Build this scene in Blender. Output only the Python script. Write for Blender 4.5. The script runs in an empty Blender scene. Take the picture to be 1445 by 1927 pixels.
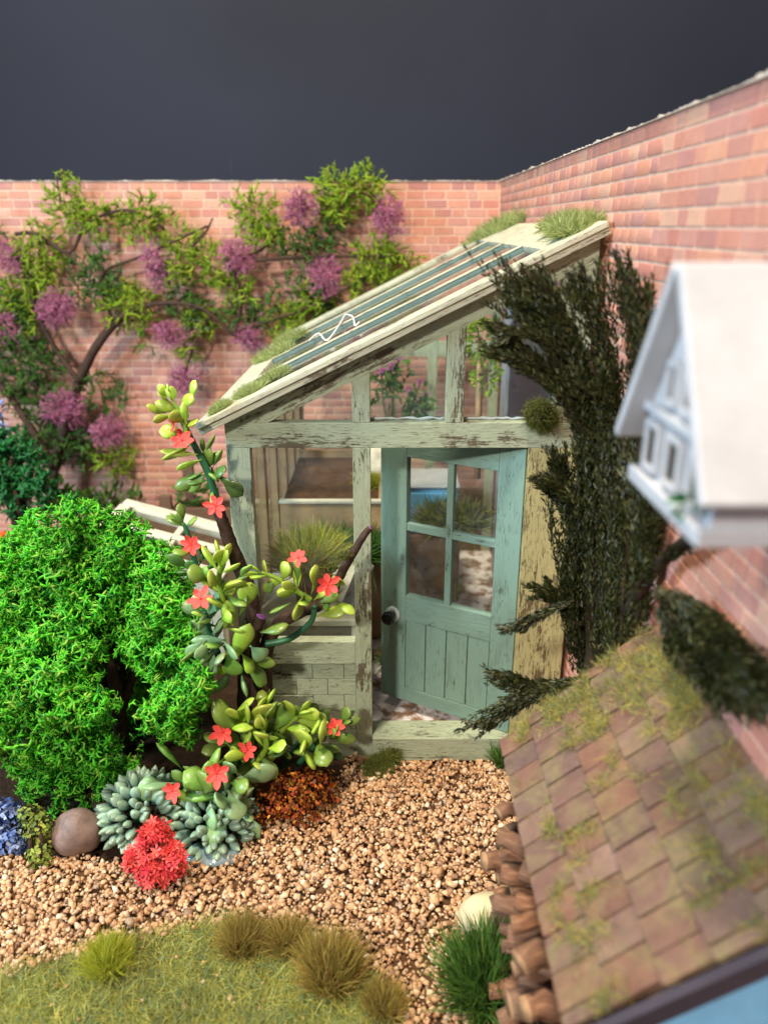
import bpy, bmesh, math, random
import numpy as np
from mathutils import Vector, Matrix, noise

random.seed(7)
RNG = np.random.default_rng(7)
scene = bpy.context.scene
COL = scene.collection
V = Vector
PI = math.pi

# ------------------------------------------------------------------ camera
H = 3.15                      # eye height, one unit is about a decimetre
FPX = 1447.0                  # focal length in pixels of the 1445 x 1927 photograph
TILT = math.radians(20.36)
CT, ST = math.cos(TILT), math.sin(TILT)
scene.unit_settings.scale_length = 0.1
cam = bpy.data.cameras.new('camera')
cam.sensor_fit = 'HORIZONTAL'
cam.sensor_width = 36.0
cam.lens = 36.0 * FPX / 1445.0
cam.clip_start = 0.05
cam.clip_end = 200
cam.dof.use_dof = True
cam.dof.focus_distance = 4.25
cam.dof.aperture_fstop = 1.0
camo = bpy.data.objects.new('camera', cam)
camo.location = (0, 0, H)
camo.rotation_euler = (PI / 2 - TILT, 0, 0)
COL.objects.link(camo)
scene.camera = camo

# ------------------------------------------------------------------ world and lamps
world = bpy.data.worlds.new('World')
scene.world = world
world.use_nodes = True
world.node_tree.nodes['Background'].inputs[0].default_value = (0.80, 0.88, 1.0, 1)
world.node_tree.nodes['Background'].inputs[1].default_value = 0.21


def lamp(name, loc, target, size, power, color):
    d = bpy.data.lights.new(name, 'AREA')
    d.shape = 'DISK'
    d.size = size
    d.energy = power
    d.color = color
    o = bpy.data.objects.new(name, d)
    o.location = loc
    o.rotation_euler = (V(target) - V(loc)).to_track_quat('-Z', 'Y').to_euler()
    COL.objects.link(o)
    return o


lamp('ceiling_lamp', (-1.6, 1.6, 14.0), (0.0, 4.2, 1.0), 1.7, 1900, (1.0, 0.88, 0.70))
lamp('front_lamp', (-5.6, -9.4, 10.4), (0.2, 4.0, 1.2), 1.4, 1650, (1.0, 0.94, 0.86))
lamp('side_window', (-7.5, 1.6, 4.6), (-0.8, 4.2, 1.6), 2.0, 640, (0.56, 0.78, 1.0))

scene.render.engine = 'CYCLES'
scene.view_settings.view_transform = 'Standard'
scene.view_settings.look = 'None'
scene.view_settings.gamma = 1.0
scene.view_settings.exposure = 0.33
scene.cycles.transparent_max_bounces = 24
scene.cycles.max_bounces = 8

# ------------------------------------------------------------------ measuring helpers


def P(px, py, Y):
    """point seen at photo pixel (px,py) on the upright plane at depth Y"""
    a = TILT + math.atan((py - 963.5) / FPX)
    dz = Y * math.tan(a)
    dep = Y * CT + dz * ST
    return V(((px - 722.5) / FPX * dep, Y, H - dz))


def G(px, py, z=0.0):
    """point seen at photo pixel on the level plane at height z"""
    a = TILT + math.atan((py - 963.5) / FPX)
    Y = (H - z) / math.tan(a)
    p = P(px, py, Y)
    return p


def pxs(p):
    """pixel size: world units per photo pixel at p"""
    return (p.y * CT + (H - p.z) * ST) / FPX


def proj(p):
    dep = p[1] * CT + (H - p[2]) * ST
    v = ((H - p[2]) * CT - p[1] * ST) / dep
    return 722.5 + p[0] / dep * FPX, 963.5 + v * FPX


def rnd(a, b):
    return random.uniform(a, b)


# ------------------------------------------------------------------ objects, parents, tags
W = {}


def link(o, parent=None, mat=None):
    COL.objects.link(o)
    if mat is None:
        mat = Matrix.Identity(4)
    o.matrix_basis = mat
    W[o.name] = mat.copy()
    if parent is not None:
        o.parent = parent
        o.matrix_parent_inverse = W[parent.name].inverted()
    return o


def tag(o, label=None, cat=None, group=None, kind=None):
    if label: o['label'] = label
    if cat: o['category'] = cat
    if group: o['group'] = group
    if kind: o['kind'] = kind
    return o


def thing(name, loc, label, cat, group=None):
    o = bpy.data.objects.new(name, None)
    o.empty_display_size = 0.1
    link(o, None, Matrix.Translation(V(loc)))
    return tag(o, label, cat, group)


def finish(me, name, mats, parent, smooth=False, bevel=0.0):
    if not isinstance(mats, (list, tuple)): mats = [mats]
    for m in mats: me.materials.append(m)
    if smooth:
        me.polygons.foreach_set('use_smooth', [True] * len(me.polygons))
    o = bpy.data.objects.new(name, me)
    M = None
    if parent is None:
        n = len(me.vertices)
        co = np.empty(n * 3, np.float32)
        me.vertices.foreach_get('co', co)
        co = co.reshape(-1, 3)
        lo, hi = co.min(0), co.max(0)
        base = np.array([(lo[0] + hi[0]) / 2, (lo[1] + hi[1]) / 2, lo[2]], np.float32)
        me.vertices.foreach_set('co', (co - base).ravel())
        M = Matrix.Translation(V([float(x) for x in base]))
    me.update()
    link(o, parent, M)
    if bevel:
        b = o.modifiers.new('bevel', 'BEVEL')
        b.width = bevel
        b.segments = 2
        b.limit_method = 'ANGLE'
        b.angle_limit = math.radians(40)
    return o


class MB:
    def __init__(s):
        s.v = []; s.f = []; s.uv = []; s.mi = []

    def poly(s, pts, grain=V((1, 0, 0)), off=(0, 0), mi=0, idx=None):
        if idx is None:
            i0 = len(s.v)
            s.v += [tuple(p) for p in pts]
            idx = list(range(i0, i0 + len(pts)))
        n = V((0, 0, 0))
        for k in range(len(pts)):
            a, b = V(pts[k]), V(pts[(k + 1) % len(pts)])
            n += a.cross(b)
        n = n.normalized() if n.length > 1e-12 else V((0, 0, 1))
        g = grain - n * grain.dot(n)
        if g.length < 0.15:
            g = n.orthogonal()
        g.normalize()
        h = n.cross(g)
        s.f.append(idx)
        s.uv.append([(V(p).dot(g) + off[0], V(p).dot(h) + off[1]) for p in pts])
        s.mi.append(mi)

    def hexa(s, c, grain=V((1, 0, 0)), mi=0):
        """c: 8 corners, bottom ring then top ring"""
        i0 = len(s.v)
        s.v += [tuple(p) for p in c]
        off = (rnd(-40, 40), rnd(-40, 40))
        for f in ((3, 2, 1, 0), (4, 5, 6, 7), (0, 1, 5, 4), (1, 2, 6, 5), (2, 3, 7, 6), (3, 0, 4, 7)):
            s.poly([c[k] for k in f], grain, off, mi, [i0 + k for k in f])

    def box(s, lo, hi, grain=V((1, 0, 0)), mi=0):
        x0, y0, z0 = lo; x1, y1, z1 = hi
        s.hexa([V((x0, y0, z0)), V((x1, y0, z0)), V((x1, y1, z0)), V((x0, y1, z0)),
                V((x0, y0, z1)), V((x1, y0, z1)), V((x1, y1, z1)), V((x0, y1, z1))], grain, mi)

    def bar(s, p0, p1, w, t, up=V((0, 0, 1)), mi=0):
        """board from p0 to p1, w across, t along up"""
        p0, p1 = V(p0), V(p1)
        d = (p1 - p0).normalized()
        side = d.cross(up).normalized()
        u = side.cross(d).normalized()
        c = []
        for uu in (-t / 2, t / 2):
            c += [p0 - side * w / 2 + u * uu, p1 - side * w / 2 + u * uu, p1 + side * w / 2 + u * uu, p0 + side * w / 2 + u * uu]
        c = [c[3], c[2], c[1], c[0], c[7], c[6], c[5], c[4]]
        c = [c[0], c[1], c[2], c[3], c[4], c[5], c[6], c[7]]
        s.hexa(c, d, mi)

    def prism(s, poly, a, b, grain=V((1, 0, 0)), mi=0):
        """poly: (x,z) outline, extruded from y=a to y=b"""
        off = (rnd(-40, 40), rnd(-40, 40))
        n = len(poly)
        i0 = len(s.v)
        F = [V((x, a, z)) for x, z in poly]
        B = [V((x, b, z)) for x, z in poly]
        s.v += [tuple(p) for p in F + B]
        s.poly(F, grain, off, mi, list(range(i0, i0 + n)))
        s.poly(B[::-1], grain, off, mi, list(range(i0 + n, i0 + 2 * n))[::-1])
        for k in range(n):
            j = (k + 1) % n
            s.poly([F[j], F[k], B[k], B[j]], grain, off, mi, [i0 + j, i0 + k, i0 + n + k, i0 + n + j])

    def tube(s, pts, radii, n=8, cap=True, mi=0, capmi=None, wob=0.0):
        pts = [V(p) for p in pts]
        if not hasattr(radii, '__len__'): radii = [radii] * len(pts)
        rings = []
        prev = None
        L = 0
        lens = []
        for k, p in enumerate(pts):
            if k: L += (p - pts[k - 1]).length
            lens.append(L)
            d = (pts[min(k + 1, len(pts) - 1)] - pts[max(k - 1, 0)])
            d = d.normalized() if d.length > 1e-9 else V((0, 0, 1))
            if prev is None:
                a = d.orthogonal().normalized()
            else:
                a = (prev - d * prev.dot(d)).normalized()
            prev = a
            b = d.cross(a)
            i0 = len(s.v)
            for j in range(n):
                r = radii[k] * (1 + rnd(-wob, wob))
                q = p + (a * math.cos(2 * PI * j / n) + b * math.sin(2 * PI * j / n)) * r
                s.v.append(tuple(q))
            rings.append(i0)
        circ = 2 * PI * max(radii)
        for k in range(len(pts) - 1):
            for j in range(n):
                jj = (j + 1) % n
                s.f.append([rings[k] + j, rings[k] + jj, rings[k + 1] + jj, rings[k + 1] + j])
                u0, u1 = circ * j / n, circ * (j + 1) / n
                s.uv.append([(lens[k], u0), (lens[k], u1), (lens[k + 1], u1), (lens[k + 1], u0)])
                s.mi.append(mi)
        if cap:
            cm = mi if capmi is None else capmi
            for r0, flip in ((rings[0], True), (rings[-1], False)):
                idx = [r0 + j for j in range(n)]
                if flip: idx = idx[::-1]
                s.poly([s.v[i] for i in idx], V((1, 0, 0)), (0, 0), cm, idx)

    def lathe(s, c, prof, n=20, mi=0):
        """prof: (radius, z) from the bottom up"""
        c = V(c)
        rings = []
        for r, z in prof:
            i0 = len(s.v)
            for j in range(n):
                s.v.append((c.x + r * math.cos(2 * PI * j / n), c.y + r * math.sin(2 * PI * j / n), c.z + z))
            rings.append(i0)
        for k in range(len(prof) - 1):
            for j in range(n):
                jj = (j + 1) % n
                idx = [rings[k] + j, rings[k] + jj, rings[k + 1] + jj, rings[k + 1] + j]
                s.poly([s.v[i] for i in idx], V((0, 0, 1)), (0, 0), mi, idx)

    def build(s, name, mats, parent=None, smooth=False, bevel=0.0):
        me = bpy.data.meshes.new(name)
        me.from_pydata(s.v, [], s.f)
        uvl = me.uv_layers.new(name='grain')
        flat = [c for f in s.uv for t in f for c in t]
        uvl.data.foreach_set('uv', flat)
        me.polygons.foreach_set('material_index', s.mi)
        return finish(me, name, mats, parent, smooth, bevel)


def tri_mesh(name, VV, FF, mats, parent=None, smooth=False, mi=None):
    me = bpy.data.meshes.new(name)
    nv, nf = len(VV), len(FF)
    me.vertices.add(nv)
    me.vertices.foreach_set('co', np.asarray(VV, np.float32).ravel())
    me.loops.add(nf * 3)
    me.loops.foreach_set('vertex_index', np.asarray(FF, np.int32).ravel())
    me.polygons.add(nf)
    me.polygons.foreach_set('loop_start', np.arange(nf, dtype=np.int32) * 3)
    if mi is not None: me.polygons.foreach_set('material_index', np.asarray(mi, np.int32))
    me.update(calc_edges=True)
    return finish(me, name, mats, parent, smooth)


def frames(D, roll=None):
    """rotation matrices whose local z is D"""
    D = np.asarray(D, float)
    D = D / np.maximum(np.linalg.norm(D, axis=1, keepdims=True), 1e-9)
    n = len(D)
    ref = np.tile([0.0, 0.0, 1.0], (n, 1))
    ref[np.abs(D[:, 2]) > 0.95] = [1.0, 0, 0]
    X = np.cross(ref, D); X /= np.linalg.norm(X, axis=1, keepdims=True)
    Yv = np.cross(D, X)
    if roll is None: roll = RNG.uniform(0, 2 * PI, n)
    c, s_ = np.cos(roll)[:, None], np.sin(roll)[:, None]
    X2 = X * c + Yv * s_
    Y2 = np.cross(D, X2)
    return np.stack([X2, Y2, D], axis=2)


def scatter(temps, pts, R, sc):
    """copies of triangle templates; returns joined arrays"""
    pts = np.asarray(pts, float); n = len(pts)
    sc = np.asarray(sc, float)
    if sc.ndim == 0: sc = np.full(n, float(sc))
    if sc.ndim == 1: sc = np.repeat(sc[:, None], 3, 1)
    which = RNG.integers(0, len(temps), n)
    VV, FF, off = [], [], 0
    for k, (tv, tf) in enumerate(temps):
        m = which == k
        if not m.any(): continue
        loc = tv[None] * sc[m][:, None, :]
        out = np.einsum('nij,nvj->nvi', R[m], loc) + pts[m][:, None, :]
        c = m.sum()
        VV.append(out.reshape(-1, 3))
        FF.append((tf[None] + (np.arange(c) * len(tv))[:, None, None]).reshape(-1, 3) + off)
        off += c * len(tv)
    return np.concatenate(VV), np.concatenate(FF)


def join(parts):
    VV, FF, off = [], [], 0
    for v, f in parts:
        VV.append(v); FF.append(f + off); off += len(v)
    return np.concatenate(VV), np.concatenate(FF)


def rand_dirs(n, up=0.0):
    D = RNG.normal(size=(n, 3))
    D[:, 2] += up
    return D / np.linalg.norm(D, axis=1, keepdims=True)


# ------------------------------------------------------------------ templates


def t_blade(bend=0.35, w=0.05):
    v, f = [], []
    for k in range(3):
        z = k / 3
        ww = w * (1 - z * 0.55)
        x = bend * z * z
        v += [(x, -ww, z), (x, ww, z)]
    v.append((bend, 0, 0.95))
    for k in range(2):
        a = 2 * k
        f += [(a, a + 1, a + 3), (a, a + 3, a + 2)]
    f.append((4, 5, 6))
    return np.array(v, float), np.array(f)


def t_flake(arms=3, w=0.16, curl=0.3, seed=0, lo=-.1, hi=.9, tipw=.55):
    """small forked scrap of foam"""
    r = random.Random(seed)
    v, f = [], []
    base = [r.uniform(0, 2 * PI)]
    for k in range(arms):
        a = 2 * PI * k / arms + r.uniform(-0.5, 0.5)
        el = r.uniform(lo, hi)
        d = V((math.cos(a) * math.cos(el), math.sin(a) * math.cos(el), math.sin(el)))
        L = r.uniform(0.7, 1.25)
        side = d.cross(V((0, 0, 1))).normalized()
        up = side.cross(d)
        i0 = len(v)
        mid = d * L * 0.55 + up * curl * r.uniform(-0.5, 0.9)
        tip = d * L + up * curl * r.uniform(-1, 1) + side * r.uniform(-0.25, 0.25)
        for p, ww in ((V((0, 0, 0)) - d * 0.05, w), (mid, w * 0.75)):
            v += [p + side * ww, p - side * ww, p + up * ww * 1.1]
        v.append(tip + side * w * 0.55); v.append(tip - side * w * 0.55)
        for q in range(3):
            a0, a1 = i0 + q, i0 + (q + 1) % 3
            f += [(a0, a1, a1 + 3), (a0, a1 + 3, a0 + 3)]
        f += [(i0 + 3, i0 + 4, i0 + 7), (i0 + 3, i0 + 7, i0 + 6), (i0 + 4, i0 + 5, i0 + 7), (i0 + 5, i0 + 6, i0 + 7), (i0 + 5, i0 + 3, i0 + 6)]
    return np.array([tuple(p) for p in v], float), np.array(f)


def t_strand(seed, w=0.055, n=5, fork=True):
    """curly mossy strand with side shoots"""
    r = random.Random(seed)
    v, f = [], []

    def run(p, d, L, n, w):
        i_prev = None
        for k in range(n + 1):
            side = d.cross(V((0.3, 0.2, 1))).normalized()
            up = side.cross(d).normalized()
            ww = w * (1 - 0.6 * k / n)
            i0 = len(v)
            v.extend([p + side * ww, p - side * ww * 0.5 + up * ww * 0.8, p - side * ww * 0.5 - up * ww * 0.8])
            if i_prev is not None:
                for q in range(3):
                    a0, a1, b0, b1 = i_prev + q, i_prev + (q + 1) % 3, i0 + q, i0 + (q + 1) % 3
                    f.append((a0, a1, b1)); f.append((a0, b1, b0))
            i_prev = i0
            if fork_on[0] and k in (1, 2, 3):
                pts.append((p.copy(), d.copy()))
            d = (d + V((r.uniform(-1, 1), r.uniform(-1, 1), r.uniform(-1, 1))) * 0.55).normalized()
            p = p + d * L / n
    pts = []
    fork_on = [fork]
    run(V((0, 0, 0)), V((0, 0, 1)), 1.0, n, w)
    fork_on[0] = False
    for p, d in pts:
        dd = (d + V((r.uniform(-1, 1), r.uniform(-1, 1), r.uniform(-1, 1))) * 1.1).normalized()
        run(p, dd, r.uniform(0.35, 0.6), 2, w * 0.8)
    return np.array([tuple(p) for p in v], float), np.array(f)


def t_pebble(seed, n=15):
    r = random.Random(seed)
    bm = bmesh.new()
    for k in range(n):
        d = V((r.gauss(0, 1), r.gauss(0, 1), r.gauss(0, 1))).normalized()
        bm.verts.new(V((d.x * r.uniform(0.75, 1.1), d.y * r.uniform(0.7, 1.0), d.z * 0.72)))
    bmesh.ops.convex_hull(bm, input=bm.verts)
    for vv in [q for q in bm.verts if not q.link_faces]: bm.verts.remove(vv)
    bmesh.ops.triangulate(bm, faces=bm.faces)
    bm.verts.index_update()
    v = np.array([tuple(q.co) for q in bm.verts])
    f = np.array([[q.index for q in fa.verts] for fa in bm.faces])
    bm.free()
    return v, f


def t_scrap(seed):
    r = random.Random(seed)
    v = [(-.5, -.35 * r.uniform(.5, 1), 0), (.5 * r.uniform(.7, 1), -.3, .12), (.45, .3 * r.uniform(.4, 1), -.05), (-.35, .35, .1)]
    return np.array(v, float), np.array([(0, 1, 2), (0, 2, 3)])


def t_leaflet(w=0.22, cup=0.12):
    """small pointed leaf along z"""
    v = [(0, 0, 0), (-w, cup, .35), (w, cup, .35), (0, 0, .4), (-w * .7, cup * .8, .75), (w * .7, cup * .8, .75), (0, .05, 1)]
    f = [(0, 3, 1), (0, 2, 3), (1, 3, 4), (3, 2, 5), (3, 6, 4), (3, 5, 6)]
    return np.array(v, float), np.array(f)


def t_star(seed):
    """tiny five-petal paper flower facing z"""
    r = random.Random(seed)
    v = [(0, 0, 0)]; f = []
    for k in range(5):
        a = 2 * PI * k / 5 + r.uniform(-.15, .15)
        z = r.uniform(0.05, .35)
        c, s_ = math.cos(a), math.sin(a)
        i0 = len(v)
        v += [(c * .55 - s_ * .2, s_ * .55 + c * .2, z * .5), (c * .55 + s_ * .2, s_ * .55 - c * .2, z * .5), (c, s_, z)]
        f += [(0, i0 + 1, i0), (i0, i0 + 1, i0 + 2)]
    return np.array(v, float), np.array(f)


BLADES = [t_blade(0.25, 0.035), t_blade(0.55, 0.035), t_blade(0.05, 0.03)]
FINE = [t_blade(0.3, 0.02), t_blade(0.6, 0.02), t_blade(0.1, 0.018)]
FLAKES = [t_flake(3 + k % 3, 0.19, 0.45, k) for k in range(10)]
WEBS = [t_flake(4 + k % 3, 0.20, 0.5, 100 + k, -.45, .65, .12) for k in range(12)]
STRANDS = [t_strand(k, .095) for k in range(10)]
THINSTR = [t_strand(50 + k, 0.075, 4) for k in range(8)]
PEBBLES = [t_pebble(k, 13 + k % 6) for k in range(12)]
SCRAPS = [t_scrap(k) for k in range(6)]
LEAFLETS = [t_leaflet(.22, .12), t_leaflet(.16, .18)]
STARS = [t_star(k) for k in range(5)]

# ------------------------------------------------------------------ materials


def srgb(r, g, b):
    f = lambda c: (c / 255 / 12.92) if c / 255 <= 0.04045 else ((c / 255 + 0.055) / 1.055) ** 2.4
    return (f(r), f(g), f(b), 1)


class NT:
    def __init__(s, name):
        s.m = bpy.data.materials.new(name)
        s.m.use_nodes = True
        s.n = s.m.node_tree.nodes
        s.l = s.m.node_tree.links
        s.b = s.n['Principled BSDF']
        s.out = s.n['Material Output']

    def node(s, t, **kw):
        nd = s.n.new(t)
        for k, v in kw.items():
            if k in nd.inputs: nd.inputs[k].default_value = v
            else: setattr(nd, k, v)
        return nd

    def link(s, a, b): s.l.new(a, b)

    def noise(s, vec, scale, detail=4, rough=0.6, dist=0.0):
        nd = s.node('ShaderNodeTexNoise')
        nd.inputs['Scale'].default_value = scale
        nd.inputs['Detail'].default_value = detail
        nd.inputs['Roughness'].default_value = rough
        nd.inputs['Distortion'].default_value = dist
        if vec is not None: s.link(vec, nd.inputs['Vector'])
        return nd.outputs['Fac']

    def ramp(s, fac, stops, interp='LINEAR'):
        nd = s.node('ShaderNodeValToRGB')
        cr = nd.color_ramp
        cr.interpolation = interp
        while len(cr.elements) < len(stops): cr.elements.new(0.5)
        for e, (p, c) in zip(cr.elements, stops):
            e.position = p
            e.color = c if hasattr(c, '__len__') else (c, c, c, 1)
        s.link(fac, nd.inputs['Fac'])
        return nd.outputs['Color']

    def mix(s, fac, a, b, blend='MIX'):
        nd = s.node('ShaderNodeMix')
        nd.data_type = 'RGBA'
        nd.blend_type = blend
        for sock, val in ((nd.inputs[0], fac), (nd.inputs[6], a), (nd.inputs[7], b)):
            if hasattr(val, 'is_output'): s.link(val, sock)
            else: sock.default_value = val
        return nd.outputs[2]

    def math(s, op, a, b=0.0):
        nd = s.node('ShaderNodeMath')
        nd.operation = op
        for sock, val in ((nd.inputs[0], a), (nd.inputs[1], b)):
            if hasattr(val, 'is_output'): s.link(val, sock)
            else: sock.default_value = val
        return nd.outputs[0]

    def mapping(s, vec, scale=(1, 1, 1), rot=(0, 0, 0)):
        nd = s.node('ShaderNodeMapping')
        nd.inputs['Scale'].default_value = scale
        nd.inputs['Rotation'].default_value = rot
        s.link(vec, nd.inputs['Vector'])
        return nd.outputs[0]

    def coord(s, k='Object'):
        return s.node('ShaderNodeTexCoord').outputs[k]

    def pos(s):
        return s.node('ShaderNodeNewGeometry').outputs['Position']

    def rand(s):
        g = s.node('ShaderNodeNewGeometry').outputs['Random Per Island']
        o = s.node('ShaderNodeObjectInfo').outputs['Random']
        return s.math('FRACT', s.math('ADD', g, o))

    def bump(s, h, strength=0.3, dist=0.01):
        nd = s.node('ShaderNodeBump')
        nd.inputs['Strength'].default_value = strength
        nd.inputs['Distance'].default_value = dist
        s.link(h, nd.inputs['Height'])
        s.link(nd.outputs[0], s.b.inputs['Normal'])

    def done(s, col=None, rough=0.6, spec=0.3):
        if col is not None:
            if hasattr(col, 'is_output'): s.link(col, s.b.inputs['Base Color'])
            else: s.b.inputs['Base Color'].default_value = col
        if hasattr(rough, 'is_output'): s.link(rough, s.b.inputs['Roughness'])
        else: s.b.inputs['Roughness'].default_value = rough
        s.b.inputs['Specular IOR Level'].default_value = spec
        return s.m


def m_paint(name, base, wear, amount=0.5, tint=None, rough=0.55):
    """painted wood rubbed through along the grain"""
    t = NT(name)
    uv = t.coord('UV')
    g = t.noise(t.mapping(uv, (5, 60, 1)), 1.0, 6, 0.65, 0.3)
    g2 = t.noise(t.mapping(uv, (22, 150, 1)), 1.0, 3, 0.6)
    patch = t.noise(t.mapping(uv, (2.2, 4.5, 1)), 1.0, 5, 0.65)
    spk = t.noise(uv, 45, 4, 0.7)
    f = t.math('ADD', t.math('MULTIPLY', g, 0.55), t.math('MULTIPLY', g2, 0.30))
    f = t.math('ADD', f, t.math('MULTIPLY', spk, 0.25))
    f = t.math('ADD', f, t.math('MULTIPLY', t.math('SUBTRACT', patch, 0.5), 1.1))
    lo = 0.80 - amount * 0.26
    mask = t.ramp(f, [(lo, 0.0), (lo + 0.07, 1.0)])
    crack = t.ramp(t.noise(t.mapping(uv, (16, 210, 1)), 1.0, 3, 0.7, 0.4), [(0.575, 0.0), (0.625, 1.0)])
    where = t.ramp(t.noise(t.mapping(uv, (3.5, 7, 1)), 1.0, 4, 0.7), [(0.56 - amount * 0.28, 0.0), (0.68 - amount * 0.22, 1.0)])
    crack = t.math('MULTIPLY', crack, where)
    mask = t.math('MAXIMUM', mask, t.math('MULTIPLY', crack, 0.9))
    soft = t.noise(uv, 2.6, 3, 0.5)
    col = t.mix(t.math('MULTIPLY', soft, 0.5), base, tint or base)
    dirt = t.noise(t.mapping(uv, (3, 14, 1)), 1.0, 4, 0.6)
    col = t.mix(t.ramp(dirt, [(0.52, 0.0), (0.75, 0.32)]), col, wear)
    col = t.mix(t.math('MULTIPLY', mask, 0.85), col, wear)
    h = t.math('ADD', t.math('MULTIPLY', g, 0.6), t.math('MULTIPLY', mask, -0.8))
    t.bump(h, 0.45, 0.012)
    return t.done(col, rough, 0.35)


def m_island(name, cols, rough=0.5, spec=0.3, transl=0.0, vary=0.25, sheen=None, nscale=6.0):
    """leaf colours that change from scrap to scrap"""
    t = NT(name)
    n = len(cols)
    c = t.ramp(t.rand(), [((k + 0.5) / n, cc) for k, cc in enumerate(cols)])
    nz = t.noise(t.pos(), nscale, 3, 0.6)
    c = t.mix(1.0, c, t.ramp(nz, [(0.3, 1 - vary), (0.7, 1 + vary * 0.3)]), 'MULTIPLY')
    t.done(c, rough, spec)
    if transl:
        tr = t.node('ShaderNodeBsdfTranslucent')
        t.link(c, tr.inputs['Color'])
        mx = t.node('ShaderNodeMixShader')
        mx.inputs[0].default_value = transl
        t.link(t.b.outputs[0], mx.inputs[1]); t.link(tr.outputs[0], mx.inputs[2])
        t.link(mx.outputs[0], t.out.inputs['Surface'])
    return t.m


def m_plain(name, col, rough=0.5, spec=0.3, var=0.15, scale=8, bump=0.0, bscale=40, metallic=0.0):
    t = NT(name)
    nz = t.noise(t.pos(), scale, 5, 0.65)
    c = t.mix(1.0, col, t.ramp(nz, [(0.3, 1 - var), (0.7, 1 + var * 0.5)]), 'MULTIPLY')
    if bump:
        t.bump(t.noise(t.pos(), bscale, 5, 0.65), bump, 0.02)
    t.b.inputs['Metallic'].default_value = metallic
    return t.done(c, rough, spec)


def m_glass(name, dirt=0.10, tint=(0.97, 0.99, 0.98, 1)):
    t = NT(name)
    t.n.remove(t.b)
    lw = t.node('ShaderNodeLayerWeight'); lw.inputs[0].default_value = 0.5
    fr = t.math('ADD', t.math('MULTIPLY', t.math('POWER', lw.outputs['Facing'], 5.0), 0.9), 0.035)
    tr = t.node('ShaderNodeBsdfTransparent'); tr.inputs[0].default_value = tint
    gl = t.node('ShaderNodeBsdfGlossy'); gl.inputs['Roughness'].default_value = 0.06
    m1 = t.node('ShaderNodeMixShader')
    t.link(fr, m1.inputs[0]); t.link(tr.outputs[0], m1.inputs[1]); t.link(gl.outputs[0], m1.inputs[2])
    df = t.node('ShaderNodeBsdfDiffuse'); df.inputs[0].default_value = (0.75, 0.78, 0.76, 1)
    m2 = t.node('ShaderNodeMixShader')
    nz = t.noise(t.pos(), 7, 6, 0.7, 0.6)
    sc = t.noise(t.mapping(t.pos(), (60, 60, 5)), 1.0, 3, 0.6)
    f = t.math('MULTIPLY', t.ramp(nz, [(0.42, 0.15), (0.75, 1.0)]), dirt)
    f = t.math('ADD', f, t.math('MULTIPLY', t.ramp(sc, [(0.70, 0.0), (0.74, 1.0)]), dirt * 1.2))
    t.link(f, m2.inputs[0]); t.link(m1.outputs[0], m2.inputs[1]); t.link(df.outputs[0], m2.inputs[2])
    t.link(m2.outputs[0], t.out.inputs['Surface'])
    return t.m


WEAR = srgb(74, 52, 34)
M = {}
M['cream'] = m_paint('worn_sage_paint', srgb(168, 174, 142), WEAR, 0.66, srgb(154, 170, 150))
M['post'] = m_paint('worn_warmlit_paint', srgb(178, 168, 116), WEAR, 0.78, srgb(168, 162, 116))  # warm light on the wall post put into the colour; stake shares it
M['ivory'] = m_paint('ivory_paint', srgb(196, 194, 166), srgb(88, 70, 48), 0.56, srgb(186, 186, 162))
M['teal'] = m_paint('teal_door_paint', srgb(126, 154, 138), srgb(74, 76, 62), 0.34, srgb(116, 146, 136))
M['bar'] = m_paint('shaded_bar_paint', srgb(122, 150, 142), WEAR, 0.36, srgb(104, 134, 128))  # darker teal paints in the shade on the sides of the roof bars
M['glass'] = m_glass('window_film', 0.045)
M['roofglass'] = m_glass('roof_film', 0.03)
M['gap'] = m_plain('dark_gap', srgb(48, 42, 36), 0.8)
M['knob'] = m_plain('black_knob', srgb(26, 24, 25), 0.25, 0.5, 0.1)
M['glue'] = m_plain('clear_glue', srgb(190, 200, 196), 0.15, 0.5, 0.1)
M['white'] = m_plain('white_plastic', srgb(180, 181, 184), 0.55, 0.3, 0.12)
M['torn'] = m_plain('torn_paper', srgb(198, 184, 168), 0.9, 0.1, 0.12, 20)
M['thread'] = m_plain('white_thread', srgb(235, 232, 226), 0.7)


def m_brick():
    t = NT('printed_brick')
    r = t.rand()
    c = t.ramp(r, [(0.05, srgb(202, 142, 120)), (0.22, srgb(186, 122, 108)), (0.38, srgb(206, 146, 118)), (0.50, srgb(176, 122, 114)),
                   (0.64, srgb(202, 138, 112)), (0.76, srgb(188, 134, 122)), (0.88, srgb(208, 160, 134)), (0.97, srgb(182, 126, 116))])
    nz = t.noise(t.pos(), 26, 5, 0.7)
    c = t.mix(1.0, c, t.ramp(nz, [(0.25, 0.84), (0.75, 1.08)]), 'MULTIPLY')
    nz2 = t.noise(t.pos(), 3, 3, 0.6)
    c = t.mix(t.ramp(nz2, [(0.45, 0.0), (0.8, 0.30)]), c, srgb(214, 170, 146))
    t.bump(t.noise(t.pos(), 70, 4, 0.6), 0.2, 0.008)
    return t.done(c, 0.75, 0.2)


M['brick'] = m_brick()
M['mortar'] = m_plain('pale_mortar', srgb(214, 178, 154), 0.85, 0.15, 0.16, 9)


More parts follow.
